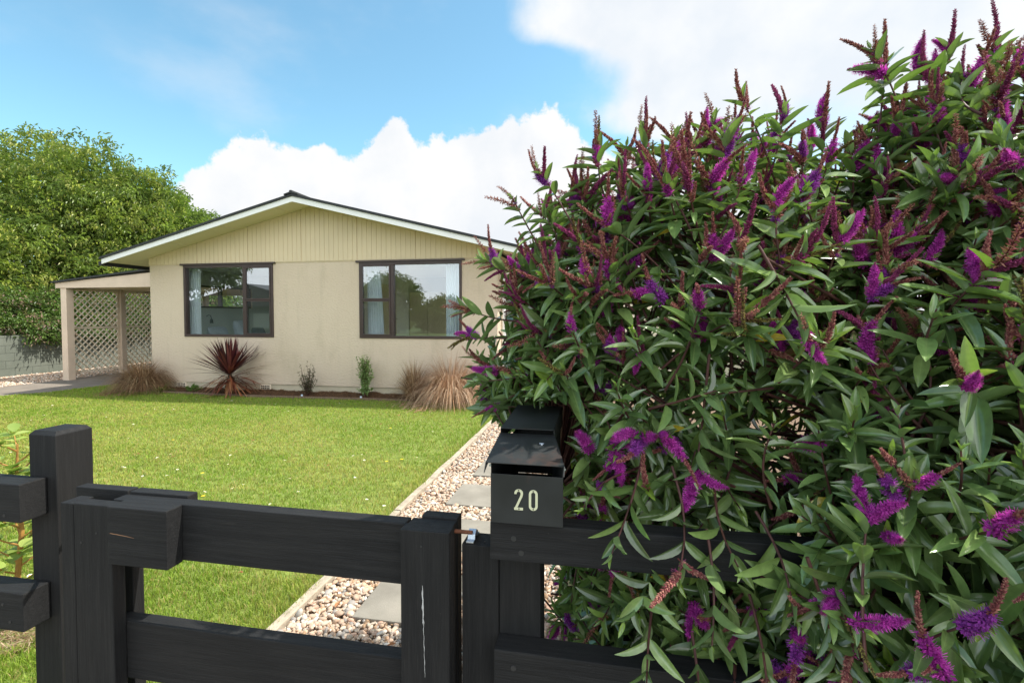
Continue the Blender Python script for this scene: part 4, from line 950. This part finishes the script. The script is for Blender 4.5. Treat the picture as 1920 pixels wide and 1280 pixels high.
# ------------------------------------------------------------------ daisies, dandelions, fallen leaves on the lawn
def flat_flower(name, r, npet, mat, mat2, h):
    m = MB(); me = bpy.data.meshes.new(name); V = []; F = []; mi = []
    for k in range(npet):
        a = 2*math.pi*k/npet; da = math.pi/npet*.8; b = len(V)
        V += [(r*.25*math.cos(a),r*.25*math.sin(a),h), (r*.8*math.cos(a-da),r*.8*math.sin(a-da),h+.003), (r*math.cos(a),r*math.sin(a),h+.004), (r*.8*math.cos(a+da),r*.8*math.sin(a+da),h+.003)]
        F.append((b,b+1,b+2,b+3)); mi.append(0)
    b = len(V); V += [(r*.33*math.cos(2*math.pi*k/8), r*.33*math.sin(2*math.pi*k/8), h+.002) for k in range(8)]+[(0,0,h+.007)]
    for k in range(8): F.append((b+k, b+(k+1) % 8, b+8)); mi.append(1)
    me.from_pydata(V, [], F); me.materials.append(mat); me.materials.append(mat2)
    for p, i in zip(me.polygons, mi): p.material_index = i
    return me
dm = flat_flower('daisy', .013, 14, M['petal'], M['yellow'], .034); ym = flat_flower('dandelion', .019, 18, M['yellow'], M['yellow'], .036)
rr = random.Random(5)
k = 0
while k < 95:
    x, y = rr.uniform(-9.5,-1.9), rr.uniform(2.0, 8.2)
    if k < 26: x, y = rr.gauss(-3.8,1.0), rr.gauss(3.7,.7)
    if not in_poly(np.array([[x,y]]), LAWN)[0]: continue
    o = bpy.data.objects.new('daisy', dm); COL.objects.link(o); o.location = (x,y,0); o.rotation_euler = (rr.gauss(0,.2), rr.gauss(0,.2), rr.uniform(0,6)); s_ = rr.uniform(.75,1.15); o.scale = (s_,s_,1)
    tag(o, 'small white daisy open in the short lawn', 'daisy', 'daisies in the lawn'); k += 1
for (x, y) in ((-3.55,3.55),(-3.62,3.44),(-3.9,4.15),(-2.15,4.95),(-2.28,4.85),(-3.4,3.62),(-2.9,6.3),(-5.3,5.2)):
    o = bpy.data.objects.new('dandelion', ym); COL.objects.link(o); o.location = (x,y,0); tag(o, 'yellow dandelion flower open in the lawn', 'dandelion', 'dandelions in the lawn')
for k in range(34):
    m = MB(); L = rr.uniform(.03,.07); x, y = (rr.uniform(-9.0,-2), rr.uniform(2.4,8.0)) if k < 24 else (rr.uniform(-1.55,-.9), rr.uniform(1.9,3.4))
    a = rr.uniform(0,6); c, s_ = math.cos(a), math.sin(a); z = .032
    pts = [(0,0,0),(L*.35,L*.2,.008),(L,0,.004),(L*.35,-L*.2,.01)]; V = [(x+c*p[0]-s_*p[1], y+s_*p[0]+c*p[1], z+p[2]) for p in pts]
    m.add(V, [(0,1,2),(0,2,3)]); o = m.build('fallen_leaf', M['dry_leaf']); tag(o, 'dry brown fallen leaf lying on the lawn' if k < 24 else 'dry brown fallen leaf lying on the path pebbles', 'leaf', 'fallen leaves on the lawn' if k < 24 else 'fallen leaves on the path')

# ------------------------------------------------------------------ the flowering hebe
HB = np.array([(.42,1.98,1.40,.86,.72,.86),(.46,1.98,.72,.70,.70,.74),(1.18,1.86,1.64,.62,.60,.70),(1.50,1.62,1.05,.85,.80,.95),(1.20,1.75,.55,.85,.70,.60),(1.02,1.50,1.0,.62,.68,.76),(.80,1.40,.96,.44,.46,.56),(.62,1.38,.46,.42,.40,.46),(.28,1.74,.60,.42,.40,.46),(.02,1.95,.75,.28,.36,.60),(.00,1.86,1.54,.37,.40,.44),(-.30,1.98,1.33,.24,.22,.25),(2.2,1.9,1.4,.8,.8,1.0)])
def hb_ok(P):
    x, y, z = P[:,0], P[:,1], P[:,2]
    bad = (x < -.112) & (y < 1.80) & (z < 1.30)                     # room for the mailbox
    bad |= (z < 1.10+.25*np.clip(-x-.2,0,1)) & (x < -.22)
    bad |= (y < 1.262) & (x < .25) & (z > .95) & (z < 1.04)
    bad |= (y < 1.255) & (x < .12) & (z < .72)
    bad |= (y > 1.255) & (y < 1.34) & (((z > .935) & (z < 1.055)) | ((z > .55) & (z < .71)))
    bad |= (x < .0) & (y < 1.34) & (z < 1.5)
    bad |= (z < .04) | (y < .70) | (np.hypot(x, y) < .98)
    return ~bad
hebe = empty('hebe_bush', (.8, 1.95, 0), 'large hebe bush with glossy long leaves and purple flower spikes behind the right fence', 'bush')
def lance(t): return (np.sin(np.pi*t**.80)**.62)*(1-.12*t) if 0 < t < 1 else .05
LT_H = leaf_template(8, 5, .13, .10, lance)
LT_H2 = leaf_template(7, 5, .22, .24, lance)
shoots = []                                                   # (tip, dir, length, layer)
def add_shoots(n, scale, Lr, layer, jit=.35):
    E = HB.copy(); E[:,3:] *= scale; P, N = crown_points(E, n, .94, .06)
    for p, nn in zip(P, N):
        if p[2] < .06: continue
        if nn[1] > .35 and rng.random() < .32: continue          # the far side is thinner
        up_ = .75 if p[2] > 1.2 else .30
        d = nn*1.0+UP*up_+rng.normal(0, jit, 3); d /= np.linalg.norm(d); shoots.append((p, d, rng.uniform(*Lr), layer))
add_shoots(2000, 1.0, (.18,.33), 0, .5); add_shoots(1150, .82, (.20,.36), 1, .7); add_shoots(620, .6, (.25,.4), 2, .9)
# long wands standing clear of the top outline
for (p, d, L) in (((.42,1.70,2.30),(-.25,-.1,1),.40),((.36,1.75,2.26),(.1,0,1),.34),((.80,1.72,2.42),(-.35,0,1),.40),((.86,1.75,2.40),(.1,0,1),.36),((1.05,1.78,2.44),(.1,0,1),.38),((1.18,1.80,2.44),(.25,0,1),.38),((.97,1.80,2.38),(-.1,.1,1),.34),
                  ((-.22,1.62,2.08),(-.5,0,1),.34),((-.30,1.60,1.98),(-.6,-.1,.9),.34),((-.02,1.7,2.17),(-.2,0,1),.3),((.12,1.7,2.20),(0,0,1),.3),((-.44,1.75,1.80),(-.9,-.1,.5),.36),((-.50,1.72,1.62),(-1,-.1,.25),.34),((-.52,1.75,1.52),(-1,-.1,.2),.34),((-.46,1.7,1.36),(-1,-.2,.0),.34),((-.42,1.86,1.24),(-1,-.2,-.1),.34),((.55,1.7,2.24),(.2,0,1),.3),((.66,1.7,2.22),(.1,0,1),.3)):
    shoots.append((np.array(p), nrm(np.array(d, float)), L, 0))
hang = len(shoots)
for (p, d, L) in (((.02,1.20,1.02),(-.3,-.7,-.6),.26),((.17,1.17,.99),(.1,-.7,-.6),.26),((.30,1.17,1.03),(.1,-.8,-.5),.26),((.24,1.14,.86),(-.1,-.6,-.9),.24),((.05,1.19,.86),(-.3,-.7,-.5),.22),((.40,1.12,.96),(.1,-.8,-.5),.26),
                  ((.10,1.15,.74),(-.1,-.8,-.4),.22),((.22,1.12,.68),(.1,-.8,-.5),.22),((-.05,1.22,1.12),(-.5,-.6,-.2),.22),((.34,1.08,.78),(0,-.8,-.5),.24),((.30,1.10,.62),(-.2,-.8,-.4),.24)):
    shoots.append((np.array(p), nrm(np.array(d, float)), L, 3))
LV, LF, LC, LM, nv = [], [], [], [], 0
spikes = []; stems = MB(); n_shoot = 0
gA = np.array([.140,.225,.070]); gB = np.array([.205,.300,.095]); gC = np.array([.092,.155,.052]); gY = np.array([.20,.30,.045]); gW = np.array([.50,.38,.04])
bP, bD, bL, bW, bC, bU, bH = [], [], [], [], [], [], []
def ortho(d):
    a = np.array([0,0,1.]) if abs(d[2]) < .9 else np.array([1.,0,0]); u = np.cross(d, a); u /= np.linalg.norm(u); return u, np.cross(d, u)
for (p, d, L, layer) in shoots:
    if layer != 3 and not hb_ok(p[None])[0] and rng.random() < .93: continue
    bend = rng.normal(0, .25, 3)-UP*.10; start = p-(d+bend*.3)*L
    T = np.linspace(0, 1, 7); pts = [start+(p-start)*t+np.cross(d, bend)*L*.18*math.sin(math.pi*t) for t in T]
    if hb_ok(np.array(pts)[2:3])[0]: stems.tube(pts, [.0042*(1-.55*t) for t in T], 5, cap=False)
    n_shoot += 1
    npair = 5 if layer == 3 else int(L*.85/.025); u, v = ortho(d); ang0 = rng.uniform(0, 6.28); young = rng.random() < .28; big = rng.uniform(.72, 1.10)
    for k in range(npair):
        t = 1-k/(npair)*.85; q = np.array([np.interp(t, T, [a[i] for a in pts]) for i in range(3)])
        a = ang0+(k % 2)*math.pi/2+rng.normal(0,.12); e = u*math.cos(a)+v*math.sin(a)
        if k == 0: op, ln, wd = .22, .036, .0105
        elif k == 1: op, ln, wd = .55, .066, .0200
        elif k == 2: op, ln, wd = .85, .095, .0245
        else: op, ln, wd = min(1.45, 1.02+.07*(k-3)), .116, .0300
        for sg in (1, -1):
            if k > 2 and rng.random() < .10+.045*(k-3): continue
            if k > 7 and rng.random() < .35: continue
            o_ = op+rng.normal(0,.12); dd = d*math.cos(o_)+e*sg*math.sin(o_)+rng.normal(0,.08,3)-UP*(.05+.045*min(k,7) if k > 1 else 0)
            bP.append(q); bD.append(dd); f_ = rng.uniform(.68,1.25); bL.append(ln*big*f_); bW.append(wd*big*(f_+.1)*rng.uniform(.85,1.12)); bU.append(d*math.sin(o_)-e*sg*math.cos(o_)*1.0+rng.normal(0,.12,3)); bH.append(layer == 3)
            c = gA if rng.random() < .5 else (gB if rng.random() < .6 else gC)
            if k <= 1 and (young or k == 0): c = gY if rng.random() < .5 else (gY+gB)/2
            if k > 4 and rng.random() < .03: c = gW if rng.random() < .5 else np.array([.22,.11,.04])
            bC.append(c*rng.uniform(.72,1.3))
    # flower spikes from the upper axils
    if (layer < 2 or layer == 3) and L > .2:
        r = rng.random(); ns = 0 if r < (.30 if layer == 0 else .8) else (1 if r < .74 else 2)
        if layer < 2 and p[2] > 1.45: ns = int(rng.integers(1, 5) if p[2] < 1.75 else rng.integers(2, 7))
        for j in range(ns):
            t = 1-(.04+.05*j+rng.uniform(0,.06)); q = np.array([np.interp(t, T, [a[i] for a in pts]) for i in range(3)])
            a = ang0+j*math.pi+rng.normal(0,.5)+(.78); e = u*math.cos(a)+v*math.sin(a); o_ = rng.uniform(.15,.85)
            dd = d*math.cos(o_)+e*math.sin(o_)-UP*(rng.uniform(.2,1.1) if p[2] < 1.4 and rng.random() < .5 else 0); dd /= np.linalg.norm(dd); spikes.append((q, dd, rng.uniform(.75,1.15), layer))
bP, bD, bL, bW, bC, bU = map(np.array, (bP, bD, bL, bW, bC, bU)); bD = nrm(bD)
ok = hb_ok(bP+bD*(bL*.8)[:,None]) & hb_ok(bP+bD*(bL*.4)[:,None]) & hb_ok(bP); bH = np.array(bH); ok |= bH & ~((bP[:,1]+bD[:,1]*bL > 1.255) & (bP[:,1] < 1.35)); bP, bD, bL, bW, bC, bU = (a[ok] for a in (bP, bD, bL, bW, bC, bU))
# the adaxial side turns toward the light
bU = nrm(bU+UP*.45)
half = rng.random(len(bP)) < .55
for msk, tm in ((half, LT_H), (~half, LT_H2)):
    X = bD[msk]; Y = nrm(np.cross(bU[msk], X)); Z = np.cross(X, Y)
    V, F = inst(tm[0], [tm[1]], bP[msk], X, Y, Z, np.stack([bL[msk], bW[msk], np.minimum(bL[msk], .09)*.75], 1))
    LV.append(V); LF.append(F[0]+nv); nv += len(V); LC.append(np.repeat(bC[msk], len(tm[0]), 0)); LM.append(np.tile(tm[2], msk.sum()))
link('foliage', np_mesh('hebe_foliage', np.concatenate(LV), np.concatenate(LF), np.concatenate(LC), smooth=True, mids=np.concatenate(LM)), M['hebe_leaf'], hebe)
# branches from the base toward groups of shoots
lims = []
rb = random.Random(3)
for k in range(46):
    s_ = shoots[rb.randrange(len(shoots))]; tgt = s_[0]-s_[1]*s_[2]*.9
    if tgt[2] < .35 or not hb_ok(tgt[None])[0]: continue
    b = np.array([.75+rb.uniform(-.25,.25) if tgt[0] < 1.4 else 1.5+rb.uniform(-.2,.2), 1.95+rb.uniform(-.15,.15), -.03]); pts = []; N_ = 10
    for i in range(N_+1):
        t = i/N_; q = b*(1-t)+tgt*t; q[2] = b[2]+(tgt[2]-b[2])*t**.75; w_ = math.sin(math.pi*t)*.05; q = q+np.array([rb.uniform(-1,1), rb.uniform(-1,1), rb.uniform(-1,1)])*w_*.5; pts.append(q)
    if not hb_ok(np.array(pts[3:])).all() or min(q[1] for q in pts) < 1.36: continue
    stems.tube(pts, [.014*(1-t)**.8+.0045 for t in np.linspace(0,1,N_+1)], 6, cap=False); lims += pts[3:]
lims = np.array(lims)
for (p, d, L, layer) in shoots:
    st_ = p-d*L
    if not hb_ok(st_[None])[0] or rng.random() < .35: continue
    j = np.argmin(((lims-st_)**2).sum(1)+.6*np.maximum(0, lims[:,2]-st_[2])); q = lims[j]; mid_ = (q+st_)/2+np.array([0,0,-.02])
    if hb_ok(mid_[None])[0]: stems.tube([q, mid_, st_], [.0055,.005,.0042], 5, cap=False)
stems.build('branches', M['stem'], hebe, smooth=True)

# ---- flower spikes
def floret_parts():
    # open floret along +x (unit ~ length): throat, four petals, two long stamens
    V = []; F = []
    for k in range(3): a = 2.09*k; V += [(0, .10*math.cos(a), .10*math.sin(a)), (.5, .16*math.cos(a), .16*math.sin(a))]
    for k in range(3): i = 2*k; j = 2*((k+1) % 3); F.append((i, j, j+1, i+1))
    for k in range(4):
        a = 1.57*k+.4; ca, sa = math.cos(a), math.sin(a); b = len(V); w_ = .16
        V += [(.48, .08*ca, .08*sa), (.66, .34*ca-w_*sa, .34*sa+w_*ca), (.70, .52*ca, .52*sa), (.66, .34*ca+w_*sa, .34*sa-w_*ca)]; F.append((b, b+1, b+2, b+3))
    for s_ in (1, -1):
        b = len(V); V += [(.45, .05*s_, 0), (1.15, .22*s_, .02), (1.28, .26*s_, .07), (1.15, .22*s_, .09)]; F.append((b, b+1, b+2, b+3))
    return np.array(V), np.array(F)
def bud_parts():
    V = [(0,0,0)]+[(.45, .17*math.cos(1.57*k), .17*math.sin(1.57*k)) for k in range(4)]+[(1.0,0,0)]
    F = [(0, 1+(k+1) % 4, 1+k, 1+k) for k in range(4)]; F2 = [(0, 1+(k+1) % 4, 1+k) for k in range(4)]+[(5, 1+k, 1+(k+1) % 4) for k in range(4)]
    return np.array(V), np.array(F2)
FO, FB = floret_parts(), bud_parts()
MAG = np.array([[.42,.038,.32],[.52,.065,.42],[.33,.03,.27]]); PUR = np.array([[.26,.04,.29],[.35,.06,.38],[.19,.035,.23]])
BUD = np.array([[.34,.115,.105],[.25,.075,.08],[.46,.22,.17]]); BUDP = np.array([[.34,.06,.17],[.27,.05,.14]]); RUST = np.array([[.46,.21,.12],[.34,.15,.10]]); SEED = np.array([[.30,.27,.07],[.20,.16,.05],[.12,.07,.04]])
def spike_mesh(kind, L, curve, seed, dens=1.0):
    r_ = np.random.default_rng(seed); n = int({'open': 240, 'half': 210, 'bud': 170, 'old': 160, 'seed': 150}[kind]*dens); i = np.arange(n)
    t = (i+.5)/n; s = t*L; a = i*2.39996+r_.normal(0,.12,n)
    ax = np.stack([s, np.zeros(n), curve*s*s/L], 1); tan = nrm(np.stack([np.ones(n), np.zeros(n), 2*curve*s/L], 1)); e1 = np.tile([0,1.,0], (n,1)); e2 = np.cross(tan, e1)
    rad = nrm(e1*np.cos(a)[:,None]+e2*np.sin(a)[:,None]+tan*.28)
    openf = {'open': .90, 'half': .50, 'bud': 0, 'old': .0, 'seed': 0}[kind]; thr = openf+r_.normal(0,.05,n); isO = t < thr
    ctr = {'open': MAG, 'half': PUR if seed % 2 else MAG, 'bud': BUDP, 'old': PUR, 'seed': SEED}[kind]
    taper = np.clip(1.08-t, .06, 1)**.32; V = []; F4 = []; F3 = []; C = []; nv_ = 0
    if isO.any():
        k = isO; m_ = k.sum(); Ls = .0165*taper[k]*r_.uniform(.8,1.2,m_)*np.clip(.75+1.2*(thr[k]-t[k]), .7, 1)
        X, Y, Z = frame_from(nrm(rad[k]+r_.normal(0,.18,(m_,3))), tan[k]); v_, f_ = inst(FO[0], [FO[1]], ax[k], X, Y, Z, np.repeat(Ls[:,None],3,1))
        V.append(v_); F4.append(f_[0]+nv_); nv_ += len(v_); c = ctr[r_.integers(0,len(ctr),m_)]*r_.uniform(.75,1.3,(m_,1)); c = np.repeat(c, len(FO[0]), 0).reshape(m_, -1, 3); c[:, -8:] = c[:, -8:]*1.5+.03; C.append(c.reshape(-1,3))
    k = ~isO; m_ = k.sum()
    if m_:
        bs = {'open': .0090, 'half': .0105, 'bud': .0120, 'old': .0150, 'seed': .0100}[kind]; Ls = bs*taper[k]*r_.uniform(.8,1.2,m_)
        dirs = nrm(rad[k]+tan[k]*(.5 if kind != 'old' else .1)+r_.normal(0,.15 if kind != 'old' else .4,(m_,3))); X, Y, Z = frame_from(dirs, tan[k])
        fat = 1.5 if kind in ('bud','seed','half','open') else .7
        v_, f_ = inst(FB[0], [FB[1]], ax[k], X, Y, Z, np.stack([Ls, Ls*fat, Ls*fat], 1)); V.append(v_); F3.append(f_[0]+nv_); nv_ += len(v_)
        pal = {'open': BUDP, 'half': BUD, 'bud': BUD if seed % 3 else BUDP, 'old': np.concatenate([BUD, RUST]), 'seed': SEED}[kind]
        c = pal[r_.integers(0,len(pal),m_)]*r_.uniform(.75,1.25,(m_,1)); C.append(np.repeat(c, len(FB[0]), 0))
    # the axis itself
    m = MB(); ps = [(q*L-.012, 0, curve*(max(q*L-.012,0))**2/L) for q in np.linspace(0,1.03,7)]; m.tube(ps, [.0019*(1-.7*q) for q in np.linspace(0,1,7)], 5)
    v_ = np.array(m.V); q4 = np.array([f for f in m.F if len(f) == 4]); V.append(v_); F4.append(q4+nv_); C.append(np.tile([.12,.035,.03], (len(v_),1)))
    return np.concatenate(V), (np.concatenate(F4) if F4 else np.zeros((0,4),int)), (np.concatenate(F3) if F3 else np.zeros((0,3),int)), np.concatenate(C)
KINDS_ = ['open','open','half','half','half','bud','bud','bud','bud','old','old','seed']
LENS = {'open': (.085,.12), 'half': (.11,.15), 'bud': (.08,.14), 'old': (.10,.14), 'seed': (.08,.12)}
variants = []
for i, kd in enumerate(KINDS_):
    for cv in (.12, -.28, .45):
        L = random.uniform(*LENS[kd]); variants.append((kd, L, spike_mesh(kd, L, cv*random.uniform(.7,1.3), i*7+int(cv*100)+50, 1.0)))
vmesh = {}
def spike_frame(d):
    X = d/np.linalg.norm(d); side = np.cross(UP, X); side = side/max(1e-6, np.linalg.norm(side)); return X, side, np.cross(X, side)
good = []
for (q, d, s_, layer) in spikes:
    tip = q+d*.09*s_
    if hb_ok(np.array([q, q+d*.05, tip, tip+d*.01])).all() or (layer == 3 and max(q[1], tip[1]) < 1.25): good.append((q, d, s_, layer))
# nearest to the street side first: they show largest
good.sort(key=lambda g: (g[3] % 3, math.hypot(g[0][0], g[0][1])*(1 if g[0][1] < 2.0 else 2)))
rk = random.Random(9); SV, S4, S3, SC, nvs = [], [], [], [], 0
for i, (q, d, s_, layer) in enumerate(good):
    z = q[2]; r = rk.random()
    # tall sunny shoots carry more spent and budded spikes, lower ones more open flowers
    wts = [(1.0 if (kd in ('open','half')) == (r < (.66 if z < 1.4 else .24)) else 0.0)*(.35 if kd == 'seed' and z > 1.6 else 1) for kd in KINDS_]
    vi = rk.choices(range(len(KINDS_)), wts)[0]*3+rk.randrange(3); kd, L, (v_, f4, f3, c_) = variants[vi]
    X, Y, Z = spike_frame(d)
    if i < 100:
        if vi not in vmesh:
            vmesh[vi] = np_mesh('flower_spike', v_, [f4, f3], c_); vmesh[vi].materials.append(M['hebe_flower'])
        o = bpy.data.objects.new('flower_spike', vmesh[vi]); COL.objects.link(o); o.parent = hebe
        mt = Matrix(((X[0],Y[0],Z[0],q[0]-hebe.location.x),(X[1],Y[1],Z[1],q[1]-hebe.location.y),(X[2],Y[2],Z[2],q[2]-hebe.location.z),(0,0,0,1)))
        o.matrix_local = mt @ Matrix.Diagonal((s_, s_, s_, 1))
    else:
        w_ = q+(v_[:,0:1]*X+v_[:,1:2]*Y+v_[:,2:3]*Z)*s_; SV.append(w_); S4.append(f4+nvs); S3.append(f3+nvs); SC.append(c_); nvs += len(w_)
if SV:
    o = link('flower_spikes', np_mesh('flower_spikes', np.concatenate(SV), [np.concatenate(S4), np.concatenate(S3)], np.concatenate(SC)), M['hebe_flower'], hebe); o['kind'] = 'stuff'
print('hebe shoots', n_shoot, 'leaves', len(bP), 'spikes', len(good))
